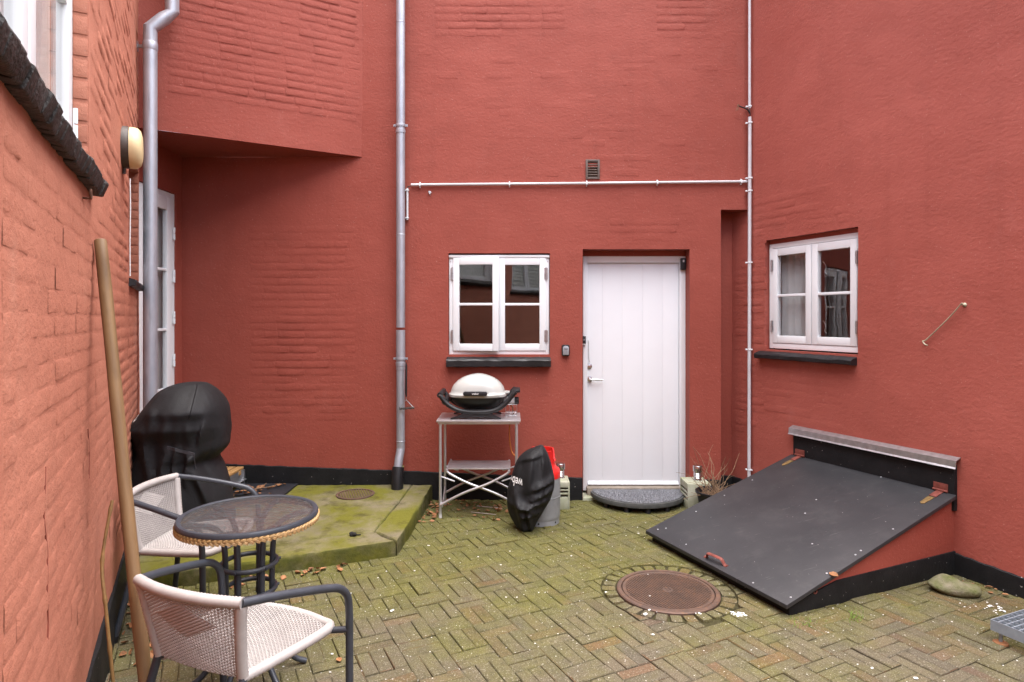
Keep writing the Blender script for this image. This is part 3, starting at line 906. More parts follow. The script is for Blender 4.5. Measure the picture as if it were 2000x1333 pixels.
for zz in (rz0 + .2, rz1 - .27):
    obj('window_catch', MB().tube(smooth_path([(rc + .065, 0.085, zz + .05), (rc + .075, 0.095, zz + .03), (rc + .085, 0.10, zz), (rc + .072, 0.10, zz - .03), (rc + .09, 0.10, zz - .05)]), 0.004, 6), M_STEEL, win, FR)
obj('window_sill', rough_sill(rw(1484, 0)[0], rw(1677, 0)[0] - .01, rz0 + 0.004, rz0 - 0.075, 0.07, 0.06, 13), M_SILL, hR, FR, angle=30)
obj('head_filler', B(rx0 + .001, rx1 - .001, .055, .118, rz1 - .034, rz1 - .001), M_WALL_R, hR, FR)
obj('jamb_filler', B(rx0 + .001, rx0 + .011, .055, .118, rz0 + .01, rz1 - .036), M_WALL_R, hR, FR)
room(hR, FR, rx0 - 1.2, rx1 + .25, 0.5, 2.8, 0.125, 2.2, M_ROOM)
vs = []; fs = []
for j in range(2):
    for i in range(31):
        vs.append((rx0 + .02 + i * 0.0125, 0.128 + 0.007 * math.sin(i * 1.1) + .003 * math.sin(i * 2.3), rz0 + .01 + j * 0.80))
for i in range(30): fs.append((i, i + 1, i + 32, i + 31))
obj('curtain', MB().add(vs, fs), M_CURT, hR, FR, angle=80)
obj('door_panel', B(rx0 - .35, rx0 + .10, .26, .29, 0.6, 2.12), M_CURT, hR, FR, bevel=.004)
obj('door_panel', B(rx0 - .25, rx0 + .02, .245, .258, 0.6, 2.02), M_CURT, hR, FR, bevel=.006)

# ------------------------------------------------------------------ unseen wall and house added behind the viewer to shape the light
yw = thing('light_block_wall', 'low red wall added unseen behind the viewpoint to block low light', 'wall', M=FR @ Matrix.Translation((3.6, 0, 0)))
obj('masonry', MB().box(3.602, 9.5, 0, .25, -.05, 2.5), M_WALL_R, yw, FR, bevel=.01)
obj('coping', MB().box(3.602, 9.52, -.03, .28, 2.502, 2.56), M_BLOCK, yw, FR, bevel=.008)
hE = thing('red_house', 'unseen red house added behind the viewpoint to block low light', 'house', M=FE)
build_wall('wall', wall_panel(-5.2, 5.2, -0.05, 5.0, [(-1.2, 0.0, 1.2, 2.4, 0.12)], make_disp(9), 0.1), M_WALL, hE, FE)
w = obj('window', ring(-1.197, -.003, 1.2, 2.397, 0.06, 0.04, 0.1), M_WHITE, hE, FE, bevel=0.003)
sash_parts(w, FE, -1.14, -.60, 1.25, 2.34, 0.035); sash_parts(w, FE, -.60, -.06, 1.25, 2.34, 0.035)
room(hE, FE, -1.5, .3, 0.8, 2.8, 0.125, 1.2, M_ROOMD)

# ------------------------------------------------------------------ ground and paving
ground = struct(obj('ground', MB().add([(-60, -60, -0.016), (60, -60, -0.016), (60, 60, -0.016), (-60, 60, -0.016)], [(0, 1, 2, 3)]), M_SOIL))
TH = R(26.6)
U = Vector((math.cos(TH), math.sin(TH), 0)); V = Vector((-math.sin(TH), math.cos(TH), 0))
PO = Vector((0.834, 3.033, 0))
MHC = Vector((0.923, 3.709, 0)); MHR = 0.291

def in_poly(p, poly):
    c = False; n = len(poly)
    for i in range(n):
        a = poly[i]; b = poly[i-1]
        if (a[1] > p.y) != (b[1] > p.y) and p.x < (b[0]-a[0])*(p.y-a[1])/(b[1]-a[1])+a[0]: c = not c
    return c
SLAB = [(-0.707, YB + .05), (-0.78, 4.24), (-2.36, 3.60), (-2.9, 4.80), (-2.94, YB + .05)]
hs0, hs1, hdep = 0.509, 1.775, 1.42
HATCH = [tuple((FR @ Vector(q))[:2]) for q in ((hs0, 0, 0), (hs1, 0, 0), (hs1, -hdep, 0), (hs0, -hdep, 0))]
def shrink(poly, d):
    c = Vector((sum(p[0] for p in poly)/len(poly), sum(p[1] for p in poly)/len(poly)))
    return [tuple(Vector(p) + (c - Vector(p)).normalized() * d) for p in poly]
SLAB_S = shrink(SLAB, 0.22); HATCH_S = shrink(HATCH, 0.25)

def paver_mb(L, W, rnd, h=0.034, c=0.0034):
    j = lambda a=0.0016: rnd.uniform(-a, a)
    x, y = L / 2, W / 2
    vs = []
    for (ex, z) in ((0, -h), (0, -c * 1.1), (c, 0)):
        for sx, sy in ((-1, -1), (1, -1), (1, 1), (-1, 1)):
            cc = ex * rnd.uniform(0.7, 1.9) if ex else 0
            vs.append((sx * (x - cc) + j(), sy * (y - cc) + j(), z + (j(0.0012) if ex else 0)))
    fs = [(8, 9, 10, 11)]
    for a in (0, 4):
        for k in range(4):
            l = (k + 1) % 4
            fs.append((a + k, a + l, a + 4 + l, a + 4 + k))
    return MB().add(vs, fs)
prnd = random.Random(5)
PAV = [paver_mb(0.2020, 0.0656, prnd).mesh('paver', M_PAVER, angle=25) for k in range(10)]
cand = []
pw = 0.205 / 3
for c in range(-30, 30):
    for r_ in range(-30, 24):
        for kind in range(2):
            steep_first = (c % 2 == 0)
            v0 = r_ * (0.205 + 2 * pw)
            if kind == 0: vb = v0 if steep_first else v0 + 2 * pw
            else: vb = v0 + 0.205 if steep_first else v0
            if kind == 0:
                for k in range(3): cand.append((PO + U * (c * 0.205 + (k + .5) * pw) + V * (vb + 0.1025), TH + PI / 2))
            else:
                for k in range(2): cand.append((PO + U * (c * 0.205 + 0.1025) + V * (vb + (k + .5) * pw), TH))
pieces = []
for p, a in cand:
    if p.y > YB + 0.05 or p.y < -2.2: continue
    if p.x < -0.3853 - 0.5155 * p.y - 0.03: continue
    if p.x > RO.x + 0.42546 * (YB - p.y) + 0.05: continue
    if in_poly(p, SLAB_S) or in_poly(p, HATCH_S): continue
    if (p - MHC).length < 0.345: continue
    px = 1000 + F * p.x / p.y if p.y > 0.3 else -999
    py = HOR + F * H / p.y if p.y > 0.3 else 9999
    vis = -40 < px < 2040 and py < 1375
    # hidden by the hatch lid, chairs or slab edge: rough test keeps the individually built ones in plain view
    if vis and (in_poly(p, SLAB) or in_poly(p, HATCH)): vis = False
    if vis and px < 460 and py > 1100: vis = vis and px > 300
    pieces.append((p, a, (1.0 / p.y ** 2) if vis else 0.0, px))
pieces.sort(key=lambda q: -q[2])
rest = MB(); cnt = 0
for p, a, sz, px in pieces:
    d = (p - MHC).length
    z = prnd.gauss(0, 0.0022)
    m = Matrix.Translation((p.x, p.y, z)) @ Matrix.Rotation(a + prnd.gauss(0, 0.008), 4, 'Z') @ Matrix.Rotation(prnd.gauss(0, 0.008), 4, 'X') @ Matrix.Rotation(prnd.gauss(0, 0.005), 4, 'Y')
    if prnd.random() < .5: m = m @ Matrix.Rotation(PI, 4, 'Z')
    RC = 0.393
    if d < RC + 0.11:
        # cut to the circle of setts round the manhole
        out = []
        L, W = 0.100, 0.0316
        pts = [(-L + 2*L*i/10, -W) for i in range(10)] + [(L, -W + 2*W*i/4) for i in range(4)] + [(L - 2*L*i/10, W) for i in range(10)] + [(-L, W - 2*W*i/4) for i in range(4)]
        moved = 0
        for q in pts:
            wq = m @ Vector((q[0], q[1], 0)); e = wq - MHC; e.z = 0
            if e.length < RC:
                moved += 1; e = e.normalized() * RC; wq = MHC + e
            out.append((wq.x, wq.y))
        if moved > 21: continue
        if moved:
            mb = MB(); n = len(out); cxx = sum(q[0] for q in out)/n; cyy = sum(q[1] for q in out)/n
            ins = [(q[0] + (cxx-q[0])*.05, q[1] + (cyy-q[1])*.07) for q in out]
            mb.add([(q[0], q[1], -.03) for q in out] + [(q[0], q[1], z - .004) for q in out] + [(q[0], q[1], z) for q in ins],
                   [(i, (i+1) % n, n + (i+1) % n, n + i) for i in range(n)] + [(n+i, n+(i+1) % n, 2*n + (i+1) % n, 2*n + i) for i in range(n)] + [tuple(range(2*n, 3*n))])
            obj('paver', mb, M_PAVER, ground, angle=25); cnt += 1
            continue
    if sz > 0 and cnt < 262:
        obj('paver', PAV[prnd.randrange(10)], M_PAVER, ground, m); cnt += 1
    else:
        src = PAV[prnd.randrange(10)]
        rest.add([v.co for v in src.vertices], [tuple(q.vertices) for q in src.polygons], m)
stuff(obj('pavers', rest, M_PAVER, ground, angle=25))
ns = 28
for k in range(ns):
    a0 = 2 * PI * (k + 0.06) / ns; a1 = 2 * PI * (k + 0.94) / ns; r0 = 0.308; r1 = 0.381 + prnd.uniform(-.006, .006)
    poly = [MHC + Vector((math.cos(a), math.sin(a), 0)) * r for a, r in ((a0, r0), (a0 + .02, r1), ((a0+a1)/2, r1 + .004), (a1 - .02, r1), (a1, r0))]
    obj('sett', MB().prism([(q.x, q.y) for q in poly], -0.03, prnd.gauss(-.001, .002)), M_PAVER, ground, bevel=0.005)

# ------------------------------------------------------------------ concrete slab
def slab_z(x, y):
    return 0.096 + 0.040 * max(0, min(1, (y - 4.0) / 1.5)) + 0.006 * mnoise.noise(Vector((x * 3, y * 3, 0)))
def slab_piece(poly, name, parent=None, rough=True, seed=0):
    rnd = random.Random(seed); pts = []
    for i in range(len(poly)):
        a = Vector(poly[i]); b = Vector(poly[(i + 1) % len(poly)]); n = max(1, int((b - a).length / 0.05))
        for k in range(n):
            q = a + (b - a) * (k / n)
            if rough and k: q += Vector((rnd.uniform(-.004, .004), rnd.uniform(-.004, .004)))
            pts.append(q)
    n = len(pts); c = sum(pts, Vector((0, 0))) / n
    rings = [(0, -0.05), (0.0, -1), (0.0, 0.018), (0.008, 0.006), (0.02, 0.0)]
    vs = []; fs = []
    for (ins, dz) in rings:
        for q in pts:
            e = (c - q).normalized(); w = q + e * ins * rnd.uniform(.6, 1.5)
            zt = slab_z(w.x, w.y)
            if dz == -0.05: z = -0.05
            elif dz == -1: z = zt * .45; w = w + e * rnd.uniform(-.008, .010)
            else: z = zt - dz + (rnd.uniform(-.003, .003) if dz else 0)
            vs.append((w.x, w.y, z))
    for r_ in range(len(rings) - 1):
        for i in range(n):
            j = (i + 1) % n
            fs.append((r_*n+i, r_*n+j, (r_+1)*n+j, (r_+1)*n+i))
    m = MB().add(vs, fs)
    k0 = (len(rings) - 1) * n
    inner = list(range(k0, k0 + n))
    for s in range(1, 9):
        base = len(m.v); t = 1 - s / 9
        for i in range(n):
            w = Vector(m.v[k0 + i][:2]); w = c + (w - c) * t
            m.v.append(Vector((w.x, w.y, slab_z(w.x, w.y))))
        for i in range(n):
            j = (i + 1) % n
            m.f.append([inner[i], inner[j], base + j, base + i])
        inner = list(range(base, base + n))
    m.f.append(inner)
    return obj(name, m, M_SLAB, parent, angle=50)
i1 = (-0.885, YB - .01); i2 = (-0.975, 4.44); i3 = (-2.52, 3.80)
g = 0.004
slab = struct(slab_piece([(-2.93, YB - .01), (-2.86, 4.80), i3, i2, i1], 'concrete_slab', seed=1))
slab_piece([(-0.707, YB - .01), (i1[0] + g, YB - .01), (i2[0] + g, i2[1] - g), (-0.78, 4.24)], 'slab_border', slab, seed=2)
slab_piece([(-0.785 - g, 4.24 - g), (i2[0], i2[1] - g * 1.6), (i3[0], i3[1] - g * 1.5), (-2.42, 3.595)], 'slab_border', slab, seed=3)
def on_slab(px, py):
    p = gd(px, py, 0.12)
    for _ in range(4): p = gd(px, py, slab_z(p.x, p.y))
    return p
# drain grate in the slab
p = on_slab(694, 966)
t = thing('floor_drain', 'round rusty drain grate in the mossy concrete slab', 'drain', (p.x, p.y, slab_z(p.x, p.y)), R(20))
obj('frame_ring', MB().lathe([(0.160, -0.01), (0.160, 0.006), (0.150, 0.009), (0.138, 0.007), (0.138, -0.01)], 40), M_IRON, t)
obj('drain_well', MB().lathe([(0.0, -0.004), (0.137, -0.004)], 32, caps=False), M_DARK, t)
for k in range(-6, 7):
    x = k * 0.0205; hl = math.sqrt(max(0.0004, 0.138 ** 2 - x * x))
    obj('grate_bar', B(x - .0055, x + .0055, -hl, hl, -.003, .005), M_IRON, t, bevel=0.002)

# ------------------------------------------------------------------ manhole
t = thing('manhole_cover', 'round rusty cast-iron manhole cover set in the paving', 'manhole cover', tuple(MHC), TH)
obj('rim', MB().lathe([(0.299, -0.03), (0.299, 0.001), (0.293, 0.006), (0.272, 0.006), (0.270, 0.002), (0.270, -0.012)], 64), M_IRON, t)
lid = obj('cover', MB().lathe([(0.0, 0.0), (0.246, 0.0), (0.249, 0.0045), (0.264, 0.0045), (0.267, 0.0), (0.267, -0.02)], 64, caps=False), M_IRON, t)
m = MB(); RR = 0.242
for k in range(-15, 16):
    x = k * 0.0158; hl = math.sqrt(max(1e-4, RR * RR - x * x))
    m.box(x - .0024, x + .0024, -hl, hl, -.001, .0042)
m2 = MB()
for k in range(-13, 14):
    x = k * 0.0178; hl = math.sqrt(max(1e-4, RR * RR - x * x))
    m2.box(-hl, hl, x - .0016, x + .0016, -.001, .0026)
stuff(obj('ribs', m, M_IRON, lid)); stuff(obj('ribs', m2, M_IRON, lid))
obj('lifting_boss', MB().lathe([(0.0, .002), (0.018, .002), (0.020, .006), (0.030, .006), (0.032, .003), (0.034, -.001)], 24, caps=False), M_IRON, lid)

# ------------------------------------------------------------------ cellar hatch (frame of the right wall: -y points into the yard)
HM = FR
hatch = thing('cellar_hatch', 'sloping black cellar hatch lid against the red right wall', 'cellar hatch', M=HM @ Matrix.Translation((hs1, 0, 0)))
zt, zf = 0.505, 0.072
def lid_z(y): return zf + (zt - zf) * (y + hdep + .03) / (hdep + .0)
YZ = Matrix(((0,0,1,0),(1,0,0,0),(0,1,0,0),(0,0,0,1)))     # prism (p0,p1,z) -> (y,z,x)
side = [(0.02, -0.05), (-hdep + .03, -0.05), (-hdep + .03, lid_z(-hdep + .03) - .030), (0.02, lid_z(0.0) - .030)]
obj('side_wall', MB().prism(side, hs1 - .10, hs1 - .02, YZ), M_WALL, hatch, HM, bevel=0.004)
obj('side_wall', MB().prism(side, hs0 + .02, hs0 + .10, YZ), M_WALL, hatch, HM, bevel=0.004)
ypl = -1.04
pl = [(0.02, -0.06), (-hdep + .022, -0.06), (-hdep + .022, lid_z(-hdep + .03) - .034), (ypl, 0.128), (-0.01, 0.142), (0.02, 0.142)]
obj('plinth', MB().prism(pl, hs1 - .015 - .03, hs1 - .010, YZ), M_PLINTH, hatch, HM, bevel=0.003)
obj('plinth', MB().prism(pl, hs0 + .010, hs0 + .045, YZ), M_PLINTH, hatch, HM, bevel=0.003)
obj('front_kerb', B(hs0 + .011, hs1 - .011, -hdep + .012, -hdep + .10, -.05, lid_z(-hdep + .03) - .030), M_PLINTH, hatch, HM, bevel=0.004)
lidpoly = [(-.03, lid_z(-.03)), (-.03, lid_z(-.03) - .024), (-hdep - .03, lid_z(-hdep - .03) - .024), (-hdep - .03, lid_z(-hdep - .03))]
lid = obj('lid', MB().prism(lidpoly, hs0 - .012, hs1 + .012, YZ), M_LID, hatch, HM, bevel=0.0025)
obj('upstand', B(hs0 + .005, hs1 - .003, -.028, 0.01, 0.40, 0.690), M_PLINTH, hatch, HM, bevel=0.003)
fl = [(0.012, 0.742), (-.012, 0.738), (-.050, 0.722), (-.052, 0.682), (-.060, 0.672), (-.058, 0.670), (-.048, 0.680), (-.046, 0.717), (-.012, 0.732), (0.012, 0.735)]
obj('flashing', MB().prism(fl, hs0 - .02, hs1 + .02, YZ), M_STEEL, hatch, HM, angle=25)
nl = Vector((0, -(zt - zf), hdep)).normalized(); tl = Vector((0, -hdep, -(zt - zf))).normalized()
def lid_frame(x, y, up=0.0):
    p = Vector((x, y, lid_z(y))) + nl * up
    m = Matrix((( 1, 0, 0, p.x), (0, -tl.y, nl.y, p.y), (0, -tl.z, nl.z, p.z), (0, 0, 0, 1)))
    return HM @ m
for x in (hs0 + .075, hs1 - .085):
    h_ = obj('strap_hinge', B(-.022, .022, -.085, -.005, .001, .006), M_REDIRON, lid, lid_frame(x, -.03), bevel=0.002)
    obj('hinge_tip', MB().prism([(-.020, -.095), (.020, -.095), (.015, -.185), (0, -.200), (-.015, -.185)], .001, .005), simple('worn_brass_paint', (0.22, 0.14, 0.055), 0.5, 0.3, 0.4, 60), lid, lid_frame(x, -.03), bevel=0.0015)
    obj('hinge_leaf', B(x - .045, x + .045, -.034, -.0285, lid_z(-.03) + .008, lid_z(-.03) + .055), M_REDIRON, hatch, HM, bevel=0.002)
    obj('hinge_knuckle', MB().tube([(x - .046, -.036, lid_z(-.03) + .009), (x + .046, -.036, lid_z(-.03) + .009)], 0.007, 10), M_REDIRON, hatch, HM)
def ray_lid(px, py):
    d = FR.to_3x3().inverted() @ Vector(((px - 1000) / F, 1, -(py - HOR) / F))
    o_ = FR.inverted() @ Vector((0, 0, H))
    q = Vector((0, -.03, lid_z(-.03)))
    t_ = (q - o_).dot(nl) / d.dot(nl)
    return o_ + d * t_
sc_me = MB().lathe([(0.0, .002), (0.0045, .0016), (0.006, 0.0)], 10, caps=False).mesh('screw', M_STEEL)
for q in ((977,275),(1160,322),(1255,352),(1358,375),(585,368),(440,448),(292,532),(135,619),(93,625),(918,470),(860,541),(1318,623),(1150,735),(1122,757),(972,853),(785,978),(589,903),(240,703),(897,700)):
    p = ray_lid(1250 + q[0] / 2.667, 800 + q[1] / 2.667)
    if hs0 - .01 < p.x < hs1 + .01 and -hdep - .03 < p.y < -.03:
        obj('screw', sc_me, M_STEEL, lid, lid_frame(p.x, p.y))
p = ray_lid(1398, 1097)
hp = smooth_path([(-.095, 0, .002), (-.075, 0, .004), (-.062, 0, .030), (-.045, 0, .038), (.045, 0, .038), (.062, 0, .030), (.075, 0, .004), (.095, 0, .002)], 4)
obj('lid_handle', MB().tube(hp, .012, 8, flat=0.45), M_REDIRON, lid, lid_frame(p.x, p.y) @ Matrix.Rotation(R(4), 4, 'Z'))
p = ray_lid(1604, 1156)
obj('latch_ring', MB().tube([(0.012*math.cos(a*PI/6), 0, 0.012*math.sin(a*PI/6)) for a in range(12)], .0028, 6, closed=True), M_REDIRON, hatch, HM @ Matrix.Translation((hs1 - .006, -1.22, 0.098)) @ Matrix.Rotation(PI/2, 4, 'Z'))

# ------------------------------------------------------------------ pipes
def clamp_ring(parent, M, z, r, ears=True, y=0.0, mat=None):
    m = MB().lathe([(r + .0005, z - .012), (r + .005, z - .012), (r + .006, z - .004), (r + .006, z + .004), (r + .005, z + .012), (r + .0005, z + .012)], 24)
    if ears:
        m.box(-r - .024, -r - .002, -.004, .004, z - .010, z + .010); m.box(r + .002, r + .024, -.004, .004, z - .010, z + .010)
        m.tube([(r + .015, -.012, z), (r + .015, .012, z)], .005, 6)
        m.tube([(-r - .015, -.012, z), (-r - .015, .012, z)], .005, 6)
    m.box(-.006, .006, r, r + .05, z - .004, z + .004)
    obj('clamp', m, mat or M_ZINC, parent, M)
px_, Yp = 782.5, 5.50
Xp = (px_ - 1000) / F * Yp
t = thing('downpipe', 'straight zinc downpipe running down the middle of the facing wall', 'drainpipe', (Xp, Yp, 0))
rp = 0.0385
def zz(py, Y=Yp): return H - (py - HOR) / F * Y
W = world_of(t)
obj('pipe', MB().tube([(0, 0, 6.55), (0, 0, zz(640))], rp, 20), M_ZINC, t)
obj('pipe', MB().tube(smooth_path([(0, 0, zz(715)), (0, 0, zz(860)), (0, -.002, zz(878)), (-.012, -.03, zz(900)), (-.022, -.055, zz(925))], 4), rp * .96, 20), M_ZINC, t)
obj('sleeve', MB().tube([(0, 0, zz(645)), (0, 0, zz(722))], rp * 1.04, 20), M_ZINC, t)
for py in (45, 459, 862):
    obj('seam', MB().lathe([(rp, zz(py) - .004), (rp + .002, zz(py)), (rp, zz(py) + .004)], 20, caps=False), M_ZINC, t)
for py in (246, 701): clamp_ring(t, W, zz(py), rp)
for py in (250, 704):
    obj('collar', MB().lathe([(rp, zz(py) - .05), (rp + .004, zz(py) - .048), (rp + .004, zz(py) - .02), (rp, zz(py) - .018)], 20, caps=False), M_ZINC, t)
bt = gd(775, 955, 0.14) - Vector((Xp, Yp, 0))
obj('boot', MB().tube([(-.014, -.034, zz(911)), (-.019, -.060, zz(930)), (bt.x, bt.y + .02, 0.125)], [.051, .0515, .052], 20), M_BLACKPL, t)
obj('mortar', MB().lathe([(.050, 0), (.042, .006), (.036, .004)], 16, Matrix.Translation((-.0145, -.035, zz(911)))@Matrix.Rotation(R(18), 4, 'X'), caps=False), M_SLAB, t)

Yq = 4.62
Xq = (293.5 - 1000) / F * Yq
t = thing('downpipe', 'zinc downpipe with offset elbow in the left corner', 'drainpipe', (Xq, Yq, 0))
def zq(py): return H - (py - HOR) / F * Yq
rq = 0.047
obj('pipe', MB().tube([(0, 0, zq(62)), (0, 0, 0.16)], rq, 24), M_ZINC, t)
obj('elbow', MB().tube([(0, 0, zq(95)), (0, 0, zq(56)), (.075, .05, zq(30)), (.118, .08, zq(14)), (.118, .08, 6.3)], rq * 1.03, 24), M_ZINC, t, angle=20)
obj('seam', MB().lathe([(rq, zq(100)), (rq + .0035, zq(97)), (rq + .0035, zq(85)), (rq, zq(82))], 24, caps=False), M_ZINC, t)
obj('bracket', MB().box(-rq - .06, -rq + .004, .0, .012, zq(93), zq(87)).box(-rq - .06, -rq - .05, -.02, .02, zq(100), zq(80)), M_STEEL, t)

def conduit(name, label, pts, r, clips, clip_dir, group=None):
    o = Vector(pts[0])
    t = thing(name, label, 'conduit', tuple(o))
    obj('pipe', MB().tube([Vector(p) - o for p in pts], r, 12), M_PVC, t)
    for c in clips:
        c = Vector(c) - o
        m = MB()
        if clip_dir == 'x':   # pipe runs along x
            m.box(c.x - .006, c.x + .006, -r - .0025, r + .008, c.z - r - .0025, c.z + r + .0025)
            m.box(c.x - .005, c.x + .005, r - .006, r + .010, c.z + r, c.z + r + .014)
            m.box(c.x - .005, c.x + .005, r - .006, r + .010, c.z - r - .014, c.z - r)
        else:
            m.box(c.x - r - .0025, c.x + r + .0025, -r - .0025, r + .008, c.z - .006, c.z + .006)
            m.box(c.x - r - .018, c.x - r, r - .008, r + .010, c.z - .006, c.z + .006)
        obj('clip', m, M_WHITE, t, bevel=0.002)
    return t
Yc = YB - 0.022
def bw_(px, py, Y=Yc): return Vector((*[(px - 1000) / F * Y], Y, H - (py - HOR) / F * Y))
conduit('conduit', 'pale horizontal conduit across the facing wall under the vent', [bw_(803, 361.5), bw_(1140, 358.5), bw_(1459, 355)], 0.0120,
        [bw_(820, 361.3), bw_(995, 360), bw_(1146, 358.4), bw_(1284, 357), bw_(1448, 355.2)], 'x')
conduit('conduit', 'short vertical conduit beside the straight zinc downpipe', [bw_(795.5, 368), bw_(795.5, 430)], 0.0100,
        [bw_(795.5, 372), bw_(795.5, 426)], 'z')
Yv = 5.525
def bv(px, py): return Vector(((px - 1000) / F * Yv, Yv, H - (py - HOR) / F * Yv))
conduit('conduit', 'upper part of the tall vertical conduit in the right corner', [bv(1464, -160), bv(1464, 212)], 0.0120, [bv(1464, 208)], 'z')
conduit('conduit', 'lower part of the tall vertical conduit down to the hatch', [bv(1464.5, 229), bv(1463, 932)], 0.0150,
        [bv(1464.5, q) for q in (240, 348, 373, 513, 683, 918)], 'z')
a = bv(1464, 212); cb = thing('cable', 'frayed black cable end sticking out of the vertical conduit', 'cable', tuple(a))
m = MB()
for k in range(3):
    m.tube(smooth_path([(0, -.002 * k, .01), (-.004, -.012, -.02 - .005 * k), (0.001, -.010, -.06), (0, 0, -.085)]), .0045, 6)
obj('sheath', m, M_BLACKPL, cb)
m = MB().tube(smooth_path([(0, -.01, -.05), (-.03, -.02, -.015), (-.065, -.02, .0), (-.10, -.02, .012)]), .006, 8)
obj('sheath', m, M_BLACKPL, cb)
m = MB()
for k in range(5):
    rr_ = random.Random(k)
    m.tube(smooth_path([(-.095, -.02, .010), (-.11, -.025 + rr_.uniform(-.01, .01), .012 + rr_.uniform(-.02, .02)), (-.115 + rr_.uniform(-.015, .02), -.02, rr_.uniform(-.04, .04))]), .0014, 5)
obj('wire_strand', m, M_TWIG, cb)
a = bw_(796, 366)
tag(obj('cable', MB().tube(smooth_path([(0.030, 0, .006), (.008, -.004, .006), (0, 0, -.005), (0, .002, -.03)]), .004, 6), M_BLACKPL, None, Matrix.Translation(a)), 'short black cable loop joining the two thin conduits at the downpipe', 'cable')
# thin white cable on the left wall
a0 = FL @ Vector((lw(251.5, 0)[0] - .01, -.008, 0))
tag(obj('cable', MB().tube([(0, 0, 2.50), (.002, 0, 2.3), (-.001, 0, 2.1), (0, 0, 1.88)], .0035, 6), M_WHITE, None, Matrix.Translation(a0)), 'thin white cable running down the left wall below the round lamp', 'cable')

# ------------------------------------------------------------------ small fixtures
t = thing('vent_grille', 'small brown louvred vent grille above the horizontal conduit', 'vent', (bk(1157.5, 0)[0], YB, (VZ0 + VZ1) / 2))
hw, hh = (VX1 - VX0) / 2 + .010, (VZ1 - VZ0) / 2 + .012
obj('frame', ring(-hw, hw, -hh, hh, .019, -.012, .03), M_VENT, t, bevel=0.003)
for k in range(6):
    z = -hh + .030 + k * (2 * hh - .05) / 5.6
    obj('louvre', MB().box(-hw + .018, hw - .018, -.018, .018, -.003, .003, Matrix.Translation((0, .008, z)) @ Matrix.Rotation(R(-42), 4, 'X')), M_VENT, t)
obj('backing', B(-hw + .015, hw - .015, .035, .04, -hh + .015, hh - .015), M_DARK, t)

s_, z_ = lw(234, 279)
t = thing('wall_lamp', 'round bulkhead lamp with yellowed cover on the left wall', 'lamp', M=FL @ Matrix.Translation((s_ + .10, 0, z_)) @ Matrix.Rotation(PI/2, 4, 'X'))
obj('base', MB().lathe([(0.118, -.004), (0.118, .030), (0.112, .040), (0.0, .040)], 36, caps=False), M_BROWN, t)
obj('cover', MB().lathe([(0.116, .041), (0.117, .060), (0.113, .080), (0.098, .096), (0.070, .104), (0.0, .107)], 36, caps=False), M_CREAM, t)
obj('cable_gland', MB().tube([(0, -.115, .012), (0, -.15, .012)], .010, 8), M_BROWN, t)
s_, z_ = lw(158, 378)
t = tag(obj('screw_eye', MB().tube([(.016*math.cos(a*PI/8), -.03, .016*math.sin(a*PI/8)) for a in range(16)], .004, 6, closed=True).tube([(0, .01, -.016), (0, -.03, -.016)], .004, 6), simple('rusty_steel', (0.16, 0.075, 0.045), 0.7, 0.3, 0.4, 60), None, FL @ Matrix.Translation((s_, 0, z_))), 'rusty screw eye under the black brick sill on the left wall', 'hook')

x_, z_ = bk(1104.5, 684.5)
t = thing('key_box', 'small grey and black key safe between window and door', 'key box', (x_, YB, z_))
def rrect(w, h, r, n=5):
    P = []
    for cx_, cy_, a0_ in ((w-r, h-r, 0), (-w+r, h-r, 90), (-w+r, -h+r, 180), (w-r, -h+r, 270)):
        for k in range(n + 1):
            a = R(a0_ + 90 * k / n); P.append((cx_ + r * math.cos(a), cy_ + r * math.sin(a)))
    return P
XZ = Matrix(((1,0,0,0),(0,0,-1,0),(0,1,0,0),(0,0,0,1)))
obj('body', MB().prism(rrect(.034, .049, .014), -.01, .034, XZ), M_BLACKPL, t, bevel=0.004)
obj('front_cover', MB().prism([(-.026, -.040), (.026, -.040), (.027, .026), (.018, .037), (0, .041), (-.018, .037), (-.027, .026)], .034, .043, XZ), simple('grey_key_safe_metal', (0.36, 0.39, 0.42), 0.45, 0.5, 0.1, 20), t, bevel=0.003)
for k in range(3):
    obj('dial', B(-.013 + k * .010, -.006 + k * .010, -.046, -.042, .010, .017), M_BLACKPL, t)

x_, z_ = bk(1140.5, 665.5, 5.70)
t = thing('doorbell', 'narrow black video doorbell on the left door frame', 'doorbell', (x_, YB + .135, z_))
obj('body', MB().prism(rrect(.016, .040, .005), 0.0, .022, XZ), M_BLACKPL, t, bevel=0.002)
obj('lens', MB().lathe([(0, .003), (.007, .003), (.009, 0)], 16, Matrix.Translation((0, -.0222, .006)) @ mm, caps=False), simple('grey_lens', (0.20, 0.2, 0.22), 0.2, 0, 0.1, 20), t)
obj('base_plate', MB().prism(rrect(.015, .005, .002), .0225, .0235, XZ @ Matrix.Translation((0, -.034, 0))), M_PVC, t)
x_, z_ = bk(1334.5, 516, 5.69)
t = thing('door_sensor', 'small black box sensor at the top right corner of the door frame', 'sensor', (x_, YB + .135, z_))
obj('body', MB().prism(rrect(.024, .053, .006), 0, .03, XZ), M_BLACKPL, t, bevel=0.003)
obj('indicator', MB().prism(rrect(.008, .011, .003), .0302, .0312, XZ @ Matrix.Translation((0, .026, 0))), M_PVC, t)

